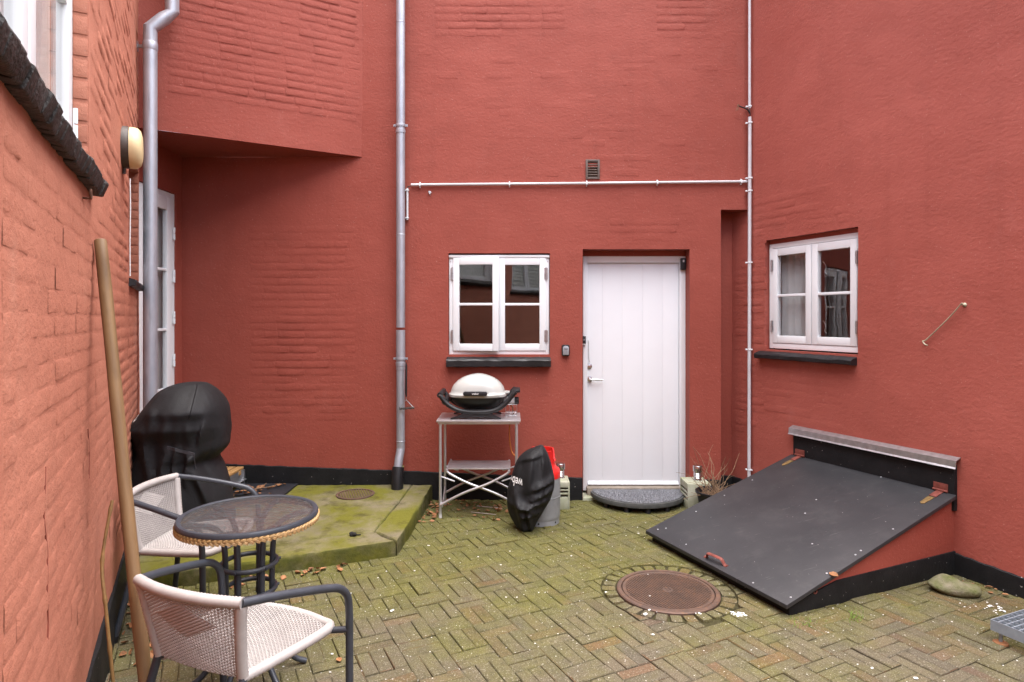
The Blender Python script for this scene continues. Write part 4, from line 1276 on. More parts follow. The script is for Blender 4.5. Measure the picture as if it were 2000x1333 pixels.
M_HOOK = simple('tarnished_brass_rod', (0.42, 0.38, 0.27), 0.45, 0.3, 0.25, 40)
s_, z_ = rw(1884, 596); s2, z2 = rw(1809, 667)
t = thing('stay_hook', 'thin steel stay hook hanging slanted on the bare right wall', 'hook', M=FR @ Matrix.Translation((s_, 0, z_)))
obj('eye_plate', MB().lathe([(0, 0), (.020, 0), (.016, .006), (.006, .010), (.005, .030), (0, .030)], 14, mm @ Matrix.Diagonal((.7, .7, 1, 1))), M_HOOK, t)
d = Vector((s2 - s_, 0, z2 - z_))
obj('rod', MB().tube(smooth_path([(.008, -.028, .004), (-.004, -.030, .004), (d.x * .3, -.022, d.z * .3), (d.x * .93, -.016, d.z * .93), (d.x - .012, -.016, d.z + .002), (d.x + .004, -.018, d.z - .020), (d.x + .022, -.02, d.z - .025)]), .0042, 8), M_HOOK, t)
x_, z_ = bk(839.5, 377)
tag(obj('wall_hook', MB().lathe([(0, 0), (.014, 0), (.013, .008), (.006, .012), (.006, .03), (.010, .034), (0, .036)], 12, mm).tube(smooth_path([(0, -.03, 0), (.004, -.035, -.02), (.008, -.025, -.03)]), .004, 6), M_STEEL, None, Matrix.Translation((x_, YB, z_))), 'small metal bolt in the facing wall under the horizontal conduit', 'hook')

# ------------------------------------------------------------------ wicker armchairs
def wrapped(pts, r, step=0.0055, n=10, amp=0.055):
    P = smooth_path(pts, 40); out = [P[0]]; acc = 0
    for a, b in zip(P, P[1:]):
        acc += (b - a).length
        if acc >= step: out.append(b); acc = 0
    if (out[-1] - P[-1]).length > 1e-4: out.append(P[-1])
    return MB().tube(out, [r * (1 + (amp if i % 2 else -amp)) for i in range(len(out))], n)

def weave(S, ns, nw, r_st, r_we, off, dense=None, seed=0):
    """S(u,v) -> (point, normal); stakes run along v, weavers along u"""
    st = MB(); we = MB(); rnd = random.Random(seed)
    for i in range(ns):
        u = (i + .5) / ns
        st.tube([S(u, v / 24)[0] for v in range(25)], r_st, 5)
    for j in range(nw):
        v = (j + .5) / nw; pts = []; rr = []
        pts.append(S(0, v)[0]); rr.append(r_we)
        for i in range(ns):
            u = (i + .5) / ns
            p, nn = S(u, v)
            sgn = 1 if (i + j) % 2 else -1
            dd = dense(u, v) if dense else False
            pts.append(p + nn * off * sgn + Vector((0, 0, rnd.uniform(-.0004, .0004)))); rr.append(r_we * (2.1 if dd else 1))
        pts.append(S(1, v)[0]); rr.append(r_we)
        we.tube(pts, rr, 5, caps=False)
    return st, we

def make_chair(label, loc, rz):
    t = thing('wicker_chair', label, 'chair', loc, rz, 'wicker garden chairs')
    def rail(a):     # top rail centre line, a in -1..1
        return Vector((0.24 * a, -0.045 * (1 - a * a) + 0.0, 0.70 + 0.006 * (1 - a * a)))
    obj('top_rail', wrapped([rail(-1 + k / 5) for k in range(11)], 0.0185), M_WICKER, t)
    for s in (-1, 1):
        arm = smooth_path([(s*.238, -.002, .700), (s*.262, .10, .682), (s*.288, .22, .655), (s*.309, .325, .628), (s*.320, .385, .606), (s*.3235, .424, .566), (s*.324, .436, .51), (s*.323, .440, .40), (s*.320, .443, .012)], 8)
        obj('armrest', MB().tube(arm[:33], 0.0148, 14), M_GREYTUBE, t)
        lg = obj('leg', MB().tube(arm[32:], 0.0145, 14), M_GREYTUBE, t)
        obj('rubber_foot', MB().tube([(s*.320, .443, 0.0), (s*.320, .443, .03)], 0.0175, 12), M_BLACKPL, lg)
        obj('back_post', wrapped([(s*.230, .004, .690), (s*.214, .018, .60), (s*.200, .034, .50), (s*.192, .048, .425)], 0.0190), M_WICKER, t)
        lg = obj('leg', MB().tube(smooth_path([(s*.192, .046, .440), (s*.200, .038, .40), (s*.236, .004, .20), (s*.268, -.030, .012)], 6), 0.0145, 12), M_GREYTUBE, t)
        obj('rubber_foot', MB().tube([(s*.2695, -.032, 0.0), (s*.265, -.027, .03)], 0.0175, 12), M_BLACKPL, lg)
        obj('seat_bracket', MB().tube([(s*.235, .405, .425), (s*.323, .438, .432)], 0.012, 10), M_GREYTUBE, t)
        obj('seat_bracket', MB().tube([(s*.192, .046, .420), (s*.170, .12, .405), (s*.19, .20, .41)], 0.011, 10), M_GREYTUBE, t)
    # seat frame
    def seat_edge_front(a):
        return Vector((.262 * a, .415 + .062 * (1 - a * a), .437 - .010 * (1 - a * a)))
    loop = [(-.185, .052, .420), (-.222, .20, .428), (-.252, .35, .436)] + [seat_edge_front(-.93 + 1.86 * k / 8) for k in range(9)] + [(.252, .35, .436), (.222, .20, .428), (.185, .052, .420)]
    obj('seat_frame', wrapped(loop, 0.0185), M_WICKER, t)
    def S(u, v):
        a = 2 * u - 1
        hw_ = .185 + (.250 - .185) * v
        y = .045 + (.395 + .06 * (1 - a * a) - .045) * v
        sag = -.018 * (1 - a * a) * math.sin(PI * v) + .010
        p = Vector((hw_ * a, y, .424 + .012 * v + sag))
        return p, Vector((0, 0, 1))
    st, we = weave(S, 40, 56, .0020, .0023, .0028, seed=1)
    obj('seat_weave', st, M_WICKER, t, angle=80)['kind'] = 'stuff'
    obj('seat_weave', we, M_WICKER, t, angle=80)['kind'] = 'stuff'
    def Bk(u, v):
        a = 2 * u - 1
        hw_ = .190 + (.228 - .190) * v
        y = .046 * (1 - v) - .045 * (1 - a * a) * (0.35 + .65 * v)
        return Vector((hw_ * a, y, .425 + (.688 - .425) * v)), Vector((0, -1, 0))
    def dense(u, v): return abs(u - .5) / .30 + abs(v - .70) / .24 < 1
    st, we = weave(Bk, 36, 46, .0020, .0019, .0029, dense, seed=2)
    obj('back_weave', st, M_WICKER, t, angle=80)['kind'] = 'stuff'
    obj('back_weave', we, M_WICKER, t, angle=80)['kind'] = 'stuff'
    return t
chair = make_chair('pale wicker armchair nearest the camera, seen from behind', (-1.084, 2.094, 0), R(-22.5))
def copy_tree(o, parent=None):
    c = o.copy(); COL.objects.link(c)
    if parent: c.parent = parent
    for ch in list(o.children): copy_tree(ch, c)
    return c
c2 = copy_tree(chair)
c2.matrix_basis = frame(Vector((-1.945, 3.385, 0)), R(-91))
c2['label'] = 'pale wicker armchair against the left wall behind the round table'

# ------------------------------------------------------------------ round bistro table
TC = Vector((-1.184, 2.82, 0)); TZ = 0.734
t = thing('bistro_table', 'round charcoal bistro table with rippled glass top and tan braided edge', 'table', tuple(TC), R(14))
RT = 0.296
obj('glass_top', MB().lathe([(0, TZ - .003), (RT - .016, TZ - .003), (RT - .016, TZ - .008), (0, TZ - .008)], 64, caps=False), M_TGLASS, t)
obj('rim', MB().lathe([(RT - .020, TZ - .012), (RT - .021, TZ - .001), (RT - .014, TZ + .003), (RT - .003, TZ + .002), (RT + .002, TZ - .006), (RT + .001, TZ - .016), (RT - .010, TZ - .020), (RT - .02, TZ - .012)], 96, caps=False), M_GREYTUBE, t)
m = MB(); NB = 84
for row in range(2):
    for k in range(NB):
        a = 2 * PI * (k + .5 * row) / NB
        c_ = Vector((math.cos(a) * (RT + .003), math.sin(a) * (RT + .003), TZ - .0245 - row * .0112))
        tg = Vector((-math.sin(a), math.cos(a), 0)); rd = Vector((math.cos(a), math.sin(a), 0))
        sl = (0.50 if row == 0 else -0.50)
        ax = (tg + Vector((0, 0, sl))).normalized(); bx = rd.cross(ax).normalized()
        M_ = Matrix((( ax.x, bx.x, rd.x, c_.x), (ax.y, bx.y, rd.y, c_.y), (ax.z, bx.z, rd.z, c_.z), (0, 0, 0, 1)))
        for w_ in (-1, 0, 1):
            m.blob((0, w_ * .0034, 0), .0125, .0024, .0046, 6, 6, 0.06, k * 7 + w_ + row, M_)
stuff(obj('braided_band', m, M_BRAID, t, angle=80))
obj('band_core', MB().lathe([(RT - .006, TZ - .017), (RT - .002, TZ - .020), (RT - .002, TZ - .040), (RT - .010, TZ - .042)], 64, caps=False), M_BRAID, t)
for k in range(6):
    a = 2 * PI * k / 6 + .2
    c_, s_ = math.cos(a), math.sin(a)
    pts = [(.275, TZ - .024), (.20, TZ - .030), (.135, TZ - .055), (.104, TZ - .12), (.096, .42), (.100, .26), (.125, .14), (.19, .045), (.245, .012)]
    obj('leg', MB().tube(smooth_path([(r_ * c_, r_ * s_, z) for r_, z in pts], 5), 0.0125, 12), M_GREYTUBE, t)
for (r_, z) in ((.118, .512), (.112, .395), (.118, .225)):
    obj('brace_ring', MB().tube([(r_ * math.cos(k * PI / 20), r_ * math.sin(k * PI / 20), z) for k in range(40)], 0.0105, 10, closed=True), M_GREYTUBE, t)
    for k in range(6):
        a = 2 * PI * k / 6 + .2
        obj('bolt', MB().tube([((r_ + .004) * math.cos(a), (r_ + .004) * math.sin(a), z), ((r_ + .016) * math.cos(a), (r_ + .016) * math.sin(a), z)], .0065, 8), M_GREYTUBE, t)

# ------------------------------------------------------------------ poles by the left wall
p0 = Vector((-1.643, 2.494, 1.922)); p1 = Vector((-1.232, 2.17, 0.0))
ax = (p0 - p1).normalized()
Mp = Matrix.Translation(p1) @ ax.to_track_quat('Z', 'Y').to_matrix().to_4x4()
Lp = (p0 - p1).length
m = MB(); pts = []; rr = []
for k in range(25):
    q = k / 24
    pts.append((.004 * math.sin(q * 5), .005 * math.sin(q * 4 + 1), Lp * q)); rr.append(.0230 + .0006 * math.sin(q * 30))
pts.append((pts[-1][0], pts[-1][1], Lp + .004)); rr.append(.019)
tag(obj('wooden_pole', MB().tube(pts, rr, 18), M_POLE, None, Mp, angle=50), 'long bare wooden pole leaning against the left wall', 'pole')
b = [Vector((-1.705, 2.605, .85)), Vector((-1.708, 2.545, .62)), Vector((-1.675, 2.515, .45)), Vector((-1.64, 2.50, .2)), Vector((-1.615, 2.49, 0))]
b = [q + Vector((.031, .016, 0)) for q in b]
P = smooth_path([q - b[-1] for q in b], 9); rr = []
for i, q in enumerate(P):
    node = min(abs(i - n_) for n_ in (2, 9, 17, 24, 31))
    rr.append(.0075 + (.0024 if node == 0 else 0) - .0012 * (1 - i / len(P)))
tag(obj('bamboo_cane', MB().tube(P, rr, 10), M_BAMBOO, None, Matrix.Translation(b[-1])), 'thin jointed bamboo cane standing against the left wall', 'cane')

# ------------------------------------------------------------------ draped covers
def cloth(rows, Yc, depth, nf, seed, n=120, rings=64, power=2.4, amp=0.05, start=0.25, lean=0.0, zamp=0.012):
    """rows: (photo row, left px, right px) -> closed draped shape at distance Yc, with hanging creased folds"""
    pr = smooth_path([Vector((r_[0], r_[1], r_[2])) for r_ in rows], 12)
    vs = []; fs = []
    idx = [int(i * (len(pr) - 1) / (rings - 1)) for i in range(rings)]
    for ii, i in enumerate(idx):
        py, xl, xr = pr[i]
        z = H - (py - HOR) / F * Yc
        a_ = (xl - 1000) / F * Yc; b_ = (xr - 1000) / F * Yc
        cx_, hw_ = (a_ + b_) / 2, (b_ - a_) / 2
        tt = ii / (rings - 1)
        dp = min(depth(tt) if callable(depth) else depth, hw_ * 1.1 + .02)
        for k in range(n):
            th = 2 * PI * k / n
            c_, s_ = math.cos(th), math.sin(th)
            e = 2 / power
            X = math.copysign(abs(c_) ** e, c_); Yy = math.copysign(abs(s_) ** e, s_)
            wob = 0.7 * mnoise.noise(Vector((c_ * 1.3, s_ * 1.3, tt * 2.2 + seed)))
            ph = th * nf + 3.0 * wob + lean * tt * 6
            saw = abs(((ph / PI) % 2) - 1) * 2 - 1            # creased triangular fold
            big = mnoise.noise(Vector((c_ * 1.1 + 5, s_ * 1.1, tt * 2.6 + seed)))
            facet = abs(mnoise.noise(Vector((c_ * 2.4, s_ * 2.4, tt * 5.5 + seed * 3))))
            g_ = max(0.0, min(1.0, (tt - start) / .18))
            q = 1 + amp * (saw * (.35 + .65 * abs(wob) * 2) * g_ + big * .8 + (facet - .25) * 1.1)
            vs.append((cx_ + hw_ * X * (1 + (q - 1) * (1 - abs(X) ** 3 * .8)), Yc + dp * Yy * q, z + zamp * big * min(1, tt * 2)))
    for i in range(rings - 1):
        for k in range(n):
            l = (k + 1) % n
            fs.append((i*n+k, (i+1)*n+k, (i+1)*n+l, i*n+l))
    fs.append(tuple(range(n)))
    return MB().add(vs, fs)

def crease(m, Yc, lines):
    """press fold lines (given on the visible side) into a draped shape"""
    for v in m.v:
        if v.y > Yc + .02: continue
        px = 1000 + F * v.x / v.y; py = HOR + F * (H - v.z) / v.y; dy = 0
        for (x0_, y0_, x1_, y1_, w1, w2, dep) in lines:
            ax_, ay_ = x1_ - x0_, y1_ - y0_; L2 = ax_ * ax_ + ay_ * ay_
            t_ = max(0, min(1, ((px - x0_) * ax_ + (py - y0_) * ay_) / L2))
            ex, ey = px - x0_ - ax_ * t_, py - y0_ - ay_ * t_
            sd = (ax_ * ey - ay_ * ex); w_ = w1 if sd > 0 else w2
            dy += dep * math.exp(-(ex * ex + ey * ey) / (w_ * w_)) * (.55 + .45 * math.sin(PI * t_))
        v.y -= dy
    return m

def text_mb(s, size, extr=0.0):
    cu = bpy.data.curves.new('print', 'FONT'); cu.body = s; cu.size = size; cu.resolution_u = 3
    cu.offset = 0.012 * size / 0.1 * 0.1
    o = bpy.data.objects.new('print', cu); COL.objects.link(o)
    bpy.context.view_layer.update()
    dg = bpy.context.evaluated_depsgraph_get()
    me = bpy.data.meshes.new_from_object(o.evaluated_get(dg))
    bm = bmesh.new(); bm.from_mesh(me); bmesh.ops.triangulate(bm, faces=bm.faces)
    for _ in range(2):
        bmesh.ops.subdivide_edges(bm, edges=[e for e in bm.edges if e.calc_length() > size * .12], cuts=1)
        bmesh.ops.triangulate(bm, faces=bm.faces)
    m = MB(); m.add([v.co for v in bm.verts], [[v.index for v in f.verts] for f in bm.faces])
    bm.free(); bpy.data.objects.remove(o); bpy.data.curves.remove(cu); bpy.data.meshes.remove(me)
    return m
def project(m, target, M, eps=0.0025):
    """press flat print in the x-z plane onto the target shape along +y"""
    bvh = BVHTree.FromPolygons([tuple(v) for v in target.v], target.f)
    out = MB(); ok = {}
    for i, v in enumerate(m.v):
        w = M @ v
        hit = bvh.ray_cast(Vector((w.x, w.y - 3, w.z)), Vector((0, 1, 0)))
        if hit[0] is not None: ok[i] = len(out.v); out.v.append(hit[0] - Vector((0, eps, 0)))
    for f in m.f:
        if all(i in ok for i in f): out.f.append([ok[i] for i in f])
    return out

KY = 4.32
rows = [(747, 366, 380), (749, 350, 396), (754, 336, 405), (764, 320, 417), (783, 305, 431), (801, 291, 438), (822, 270, 441), (835, 263, 442), (852, 263, 442), (872, 268, 440), (886, 272, 428), (896, 270, 420), (915, 266, 431), (942, 263, 440), (972, 262, 447), (1005, 262, 451), (1042, 262, 454)]
mk = cloth(rows, KY, lambda t_: .30 - .05 * min(1, max(0, (t_ - .42) / .1)) + .05 * max(0, t_ - .6), 9, 3.3, amp=0.055, start=.28)
crease(mk, KY, [(316, 813, 437, 804, 7, 26, .030), (328, 822, 320, 874, 12, 5, .025), (368, 826, 378, 884, 14, 6, .028), (404, 818, 384, 886, 5, 14, .030), (330, 880, 308, 1000, 12, 5, .05), (343, 882, 340, 1000, 5, 11, .04), (378, 894, 430, 1000, 17, 6, .06), (376, 896, 362, 945, 5, 10, .05), (300, 806, 296, 870, 12, 6, .03), (388, 750, 372, 812, 9, 9, .010), (284, 850, 300, 960, 12, 6, .04)])
base = Vector((-2.27, KY, slab_z(-2.27, KY)))
t = thing('covered_kettle_grill', 'kettle barbecue under a black fabric cover in the left corner', 'covered grill', tuple(base))
IM = Matrix.Identity(4)
cov = obj('cover', mk, M_FAB, t, IM, angle=60)
bvk = BVHTree.FromPolygons([tuple(v) for v in mk.v], mk.f)
def on_cloth(bvh, px, py, eps=.006):
    d = Vector(((px - 1000) / F, 1, -(py - HOR) / F)).normalized()
    h_ = bvh.ray_cast(Vector((0, 0, H)), d)
    return h_[0] - d * eps if h_[0] else None
def strap(bvh, pix, w):
    P = [on_cloth(bvh, *q) for q in pix]; P = [q for q in P if q]
    m = MB(); vs = []
    for q in P: vs += [q + Vector((0, 0, w / 2)), q - Vector((0, 0, w / 2)), q + Vector((0, .012, -w / 2)), q + Vector((0, .012, w / 2))]
    fs = []
    for i in range(len(P) - 1):
        for k in range(4): fs.append((i*4+k, i*4+(k+1) % 4, (i+1)*4+(k+1) % 4, (i+1)*4+k))
    fs += [(0,1,2,3), tuple(4*(len(P)-1)+k for k in range(4))]
    return m.add(vs, fs)
M_STRAP = simple('grey_black_webbing', (0.030, 0.029, 0.034), 0.6, 0, 0.2, 40, 300, 0.3)
obj('strap', strap(bvk, [(326 + k * 5.3, 875 + k * 1.35) for k in range(11)], .020), M_STRAP, t, IM)
obj('strap', strap(bvk, [(378 + k * .6, 893 + k * 4) for k in range(7)], .012), M_STRAP, t, IM)
obj('seam', strap(bvk, [(385 - k * 1.35, 752 + k * 5.5) for k in range(13)], .004), M_FAB, t, IM)
m = project(text_mb('S', .10), mk, Matrix.Translation((-2.478, 0, .93)) @ Matrix.Rotation(PI/2, 4, 'X') @ Matrix.Rotation(R(38), 4, 'Z'))
if m.f: obj('lettering', m, M_TEXT, cov, IM)

# gas bottle and the cover thrown over it
GB = Vector((0.236, 4.975, 0))
t = thing('gas_bottle', 'grey gas bottle with red plastic collar beside the camping table', 'gas bottle', tuple(GB), R(-60))
obj('body', MB().lathe([(0, .02), (.132, .02), (.143, .045), (.147, .07), (.147, .34), (.146, .375), (.14, .40)], 48, caps=False), M_GASGREY, t)
m = MB(); n = 48
vs = []; fs = []
for k in range(n):
    a = 2 * PI * k / n
    for r_, z in ((.140, 0), (.140, .055), (.136, .055), (.136, 0)): vs.append((r_*math.cos(a), r_*math.sin(a), z))
for k in range(n):
    l = (k + 1) % n
    for j in range(4): fs.append((k*4+j, l*4+j, l*4+(j+1) % 4, k*4+(j+1) % 4))
obj('foot_ring', m.add(vs, fs), M_GASGREY, t)
for k in range(6):
    a = 2 * PI * k / 6 + .3
    obj('drain_hole', MB().lathe([(0, .0), (.008, .0)], 10, Matrix.Translation((.1405*math.cos(a), .1405*math.sin(a), .022)) @ Matrix.Rotation(a, 4, 'Z') @ Matrix.Rotation(PI/2, 4, 'Y'), caps=False), M_DARK, t)
obj('weld_seam', MB().lathe([(.147, .205), (.149, .208), (.149, .214), (.147, .217)], 48, caps=False), M_GASGREY, t)
vs = []; fs = []; n = 64; rings = 7
for i in range(rings):
    for k in range(n):
        a = 2 * PI * k / n
        cut = 1.0
        d_ = abs(((a - 0.9 + PI) % (2*PI)) - PI)
        top = .575 - (.085 if d_ < .42 else .085 * max(0, (0.62 - d_) / .2))
        d2 = abs(((a - 3.9 + PI) % (2*PI)) - PI)
        if d2 < .5: top -= .07
        zs_ = [.360, .395, .425, .440, .47, (top + .47) / 2, top]; rs_ = [.149, .150, .140, .116, .108, .108, .112]
        vs.append((rs_[i]*math.cos(a), rs_[i]*math.sin(a), zs_[i]))
base_n = len(vs)
for i in range(rings - 1):
    for k in range(n):
        l = (k + 1) % n; fs.append((i*n+k, i*n+l, (i+1)*n+l, (i+1)*n+k))
for k in range(n):
    v_ = Vector(vs[(rings-1)*n + k]); q = Vector((v_.x, v_.y, 0)).normalized()
    vs.append(tuple(v_ - q * .012)); 
for k in range(n):
    v_ = Vector(vs[(rings-1)*n + k]); q = Vector((v_.x, v_.y, 0)).normalized()
    vs.append((v_.x - q.x * .012, v_.y - q.y * .012, .43))
for k in range(n):
    l = (k + 1) % n
    fs.append(((rings-1)*n+k, (rings-1)*n+l, base_n+l, base_n+k)); fs.append((base_n+k, base_n+l, base_n+n+l, base_n+n+k))
obj('collar', MB().add(vs, fs), M_RED, t, angle=50)
obj('valve', MB().lathe([(0, .43), (.030, .43), (.028, .46), (.016, .465), (.016, .51), (.024, .512), (.024, .53), (0, .532)], 16, caps=False), M_STEEL, t)

CY = 4.80
rows = [(871, 1053, 1061), (875, 1042, 1064), (884, 1024, 1069), (898, 1011, 1074), (918, 1003, 1079), (938, 997, 1083), (952, 992, 1082), (972, 990, 1076), (990, 991, 1066), (1005, 996, 1057), (1018, 1002, 1049), (1029, 1009, 1043), (1034, 1014, 1039)]
mc = cloth(rows, CY, lambda t_: .05 + .085 * math.sin(min(1, t_ * 1.25) * PI * .8), 5, 7.7, amp=0.10, power=2.0, start=.12, lean=.5)
crease(mc, CY, [(1000, 985, 1045, 1000, 4, 9, .045), (1080, 938, 1046, 958, 9, 3, .05), (1078, 958, 1040, 978, 8, 3, .045), (1070, 978, 1030, 992, 7, 3, .045), (1050, 1003, 1022, 1010, 6, 3, .04), (1040, 885, 1032, 960, 10, 5, .025), (1062, 885, 1058, 935, 4, 10, .03), (1004, 965, 1020, 1030, 4, 10, .04), (1030, 1000, 1036, 1032, 3, 7, .04), (1012, 900, 1050, 893, 3, 9, .02)])
for v in mc.v:
    if v.z < .004: v.z = .004
t = thing('grill_cover', 'crumpled black fabric cover with white print draped against the gas bottle', 'cover', (0.09, CY, 0))
cov = obj('cloth', mc, M_FAB, t, IM, angle=60)
tm = text_mb('weber', .082)
Mt = Matrix.Translation(((1021 - 1000) / F * CY, 0, H - (929 - HOR) / F * CY)) @ Matrix.Rotation(PI/2, 4, 'X') @ Matrix.Rotation(PI - R(9), 4, 'Z') @ Matrix.Diagonal((0.56, 1.15, 1, 1))
m = project(tm, mc, Mt, .003)
if m.f: obj('lettering', m, M_TEXT, cov, IM, angle=80)

# ------------------------------------------------------------------ camping table with grill
t = thing('camping_table', 'folding aluminium camping table with two slatted shelves by the facing wall', 'table', (-0.275, 5.24, 0))
x0, x1, y0, y1 = -.335, .345, -.205, .215
ztop = .792
nsl = 7; sw_ = (y1 - y0) / nsl
for k in range(nsl):
    obj('top_slat', B(x0, x1, y0 + k*sw_ + .0025, y0 + (k+1)*sw_ - .0025, ztop - .016, ztop), M_ALU, t, bevel=0.003)
obj('edge_rail', B(x0 + .01, x1 - .01, y0 + .02, y0 + .045, ztop - .035, ztop - .017), M_ALU, t, bevel=0.002)
obj('edge_rail', B(x0 + .01, x1 - .01, y1 - .045, y1 - .02, ztop - .035, ztop - .017), M_ALU, t, bevel=0.002)
zs = .392
for k in range(5):
    a = -.14 + k * .058
    obj('shelf_slat', B(-.262, .262, a + .002, a + .056, zs - .012, zs), M_ALU, t, bevel=0.003)
for sx in (-1, 1):
    for sy in (-1, 1):
        X = -.305 if sx < 0 else .312; Yy = -.175 if sy < 0 else .185
        lg = obj('leg', MB().tube(smooth_path([(X - sx*.03, Yy, ztop - .022), (X - sx*.006, Yy, ztop - .030), (X, Yy, ztop - .06), (X, Yy, ztop - .12), (X, Yy, .30), (X, Yy, .02)], 5), .0115, 12), M_ALU, t)
        obj('foot_cap', MB().tube([(X, Yy, 0), (X, Yy, .03)], .0125, 12), M_PVC, lg)
    for sy in (-1, 1):
        Yy = -.175 if sy < 0 else .185
        X = -.305 if sx < 0 else .312
        obj('cross_brace', MB().tube(smooth_path([(X, Yy + sx*.012, .105), (X*.4, Yy + sx*.012, .20), (-X*.25, Yy + sx*.012, .275), (-X*.70, Yy + sx*.012, .345), (-X*.82, Yy + sx*.012, .375), (-X*.80, Yy + sx*.012, .386)], 4), .0105, 10), M_ALU, t)
        obj('strut', MB().tube([(X, Yy, .335), (X * .62, Yy + sx*.003, .295)], .007, 8), M_ALU, t)
    X = -.305 if sx < 0 else .312
    obj('side_stay', MB().tube(smooth_path([(X, -.175, .09), (X, -.02, .055), (X, .185, .16)], 5), .007, 8), M_ALU, t)

G = Vector((-0.285, 5.25, ztop))
t = thing('gas_grill', 'portable gas grill with off-white lid on the camping table', 'grill', tuple(G))
def superell(a, b, z, n=56, p=2.9):
    out = []
    for k in range(n):
        th = 2 * PI * k / n; c_, s_ = math.cos(th), math.sin(th)
        out.append((math.copysign(abs(c_) ** (2/p), c_) * a, math.copysign(abs(s_) ** (2/p), s_) * b, z))
    return out
def loft(rings, cap0=False, cap1=True):
    n = len(rings[0]); vs = [q for r_ in rings for q in r_]; fs = []
    for i in range(len(rings) - 1):
        for k in range(n):
            l = (k + 1) % n; fs.append((i*n+k, i*n+l, (i+1)*n+l, (i+1)*n+k))
    if cap0: fs.append(tuple(range(n - 1, -1, -1)))
    if cap1: fs.append(tuple((len(rings)-1)*n + k for k in range(n)))
    return MB().add(vs, fs)
zl = .185
rg = [superell(.236, .178, zl - .012), superell(.241, .182, zl - .008), superell(.241, .182, zl + .010), superell(.230, .172, zl + .016)]
for k in range(1, 12):
    q = k / 11 * PI / 2
    s = math.cos(q) ** 1.12
    rg.append(superell(max(.002, .226 * s), max(.002, .170 * math.cos(q) ** .62), zl + .016 + .158 * math.sin(q), p=2.9 - .7 * k / 11))
lid = obj('lid', loft(rg), M_LIDWHITE, t, angle=50)
obj('lid_tab', MB().prism([(.225, -.07), (.262, -.055), (.268, 0), (.262, .055), (.225, .07)], zl + .012, zl + .026), M_LIDWHITE, lid, bevel=0.004)
obj('handle', MB().prism(rrect(.098, .017, .016), .181, .218, XZ @ Matrix.Translation((-.012, zl + .028, 0))), M_BLACKPL, lid, bevel=0.007)
tm = text_mb('weber', .022)
obj('lettering', MB().add([Vector((v.x - .038, -.2192, v.y + zl + .022)) for v in tm.v], tm.f), M_TEXT, lid)
rb = [superell(.228, .168, zl - .013), superell(.222, .162, zl - .03), superell(.205, .148, zl - .06), superell(.165, .118, zl - .095), superell(.10, .075, zl - .118), superell(.04, .03, zl - .124)]
obj('bowl', loft(rb), M_BLACKIRON, t, angle=50)
for Yy in (-.150, .135):
    path = [(-.305, .195), (-.290, .180), (-.262, .142), (-.222, .108), (-.165, .078), (-.10, .062), (0, .056), (.10, .062), (.165, .080), (.222, .118), (.262, .160), (.292, .200), (.315, .222)]
    P = smooth_path([(x, Yy, z) for x, z in path], 4)
    obj('cradle', MB().tube(P, .025, 12, flat=0.8), M_BLACKPL, t)
    poly = [(-.215, 0), (-.215, .008), (-.135, .036), (-.115, .062), (-.09, .078), (.09, .078), (.115, .062), (.130, .036), (.195, .008), (.195, 0), (.10, .012), (.05, .020), (-.06, .020), (-.12, .012)]
    obj('foot', MB().prism(poly, -Yy - .016, -Yy + .016, XZ), M_BLACKPL, t, bevel=0.003)
    if Yy < 0:
        for q in (path[0], path[3], path[9], path[11]):
            obj('bolt', MB().lathe([(0, .003), (.006, .002), (.007, 0)], 10, Matrix.Translation((q[0], Yy - .019, q[1])) @ mm, caps=False), M_CHROME, t)
obj('carry_bar', MB().tube([(-.303, -.165, .196), (-.303, .15, .196)], .023, 14), M_BLACKPL, t)
obj('carry_bar', MB().tube([(-.262, -.155, .142), (-.262, .13, .142)], .027, 14), M_BLACKPL, t)
obj('grip', MB().tube([(.300, -.155, .208), (.305, .14, .212)], .020, 14).prism([(.295, -.145), (.352, -.12), (.352, .11), (.295, .14)], .212, .232), M_BLACKPL, t, bevel=0.004)
obj('igniter', MB().lathe([(0, .006), (.008, .006), (.010, 0)], 12, Matrix.Translation((-.262, -.156, .146)) @ mm, caps=False), M_RED, t)
RY = Matrix.Rotation(PI/2, 4, 'Y')
obj('regulator', MB().lathe([(0, 0), (.030, 0), (.034, .008), (.034, .085), (.028, .092), (0, .092)], 20, Matrix.Translation((.215, .03, .128)) @ RY), M_WHITE, t)
obj('control_knob', MB().lathe([(0, 0), (.032, 0), (.033, .028), (.026, .036), (0, .036)], 18, Matrix.Translation((.307, .03, .128)) @ RY), M_BLACKPL, t)
m = MB()
for x in (.232, .262, .292, .326):
    for y in (0.0, .07):
        m.tube([(x, y, .005), (x, y, .098)], .0018, 6)
for z in (.006, .030, .098):
    m.tube([(.232, 0, z), (.326, 0, z), (.326, .07, z), (.232, .07, z)], .0018, 6, closed=True)
obj('wire_basket', m, M_WIRE, t)
hp = [(.27, 5.29 - G.y, .10), (.30, .10, .02), (.275, .17, -.05), (.262, .19, -.16), (.270, .185, -.28), (.30, .17, -.36), (.40, .08, -.38), (.50, -.06, -.34), (.545, -.20, -.27)]
o_ = G + Vector(hp[0])
tag(obj('gas_hose', MB().tube([Vector(q) - Vector(hp[0]) for q in smooth_path(hp, 8)], .0058, 10), M_ORANGE, None, Matrix.Translation(o_)), 'orange gas hose hanging behind the camping table', 'hose')

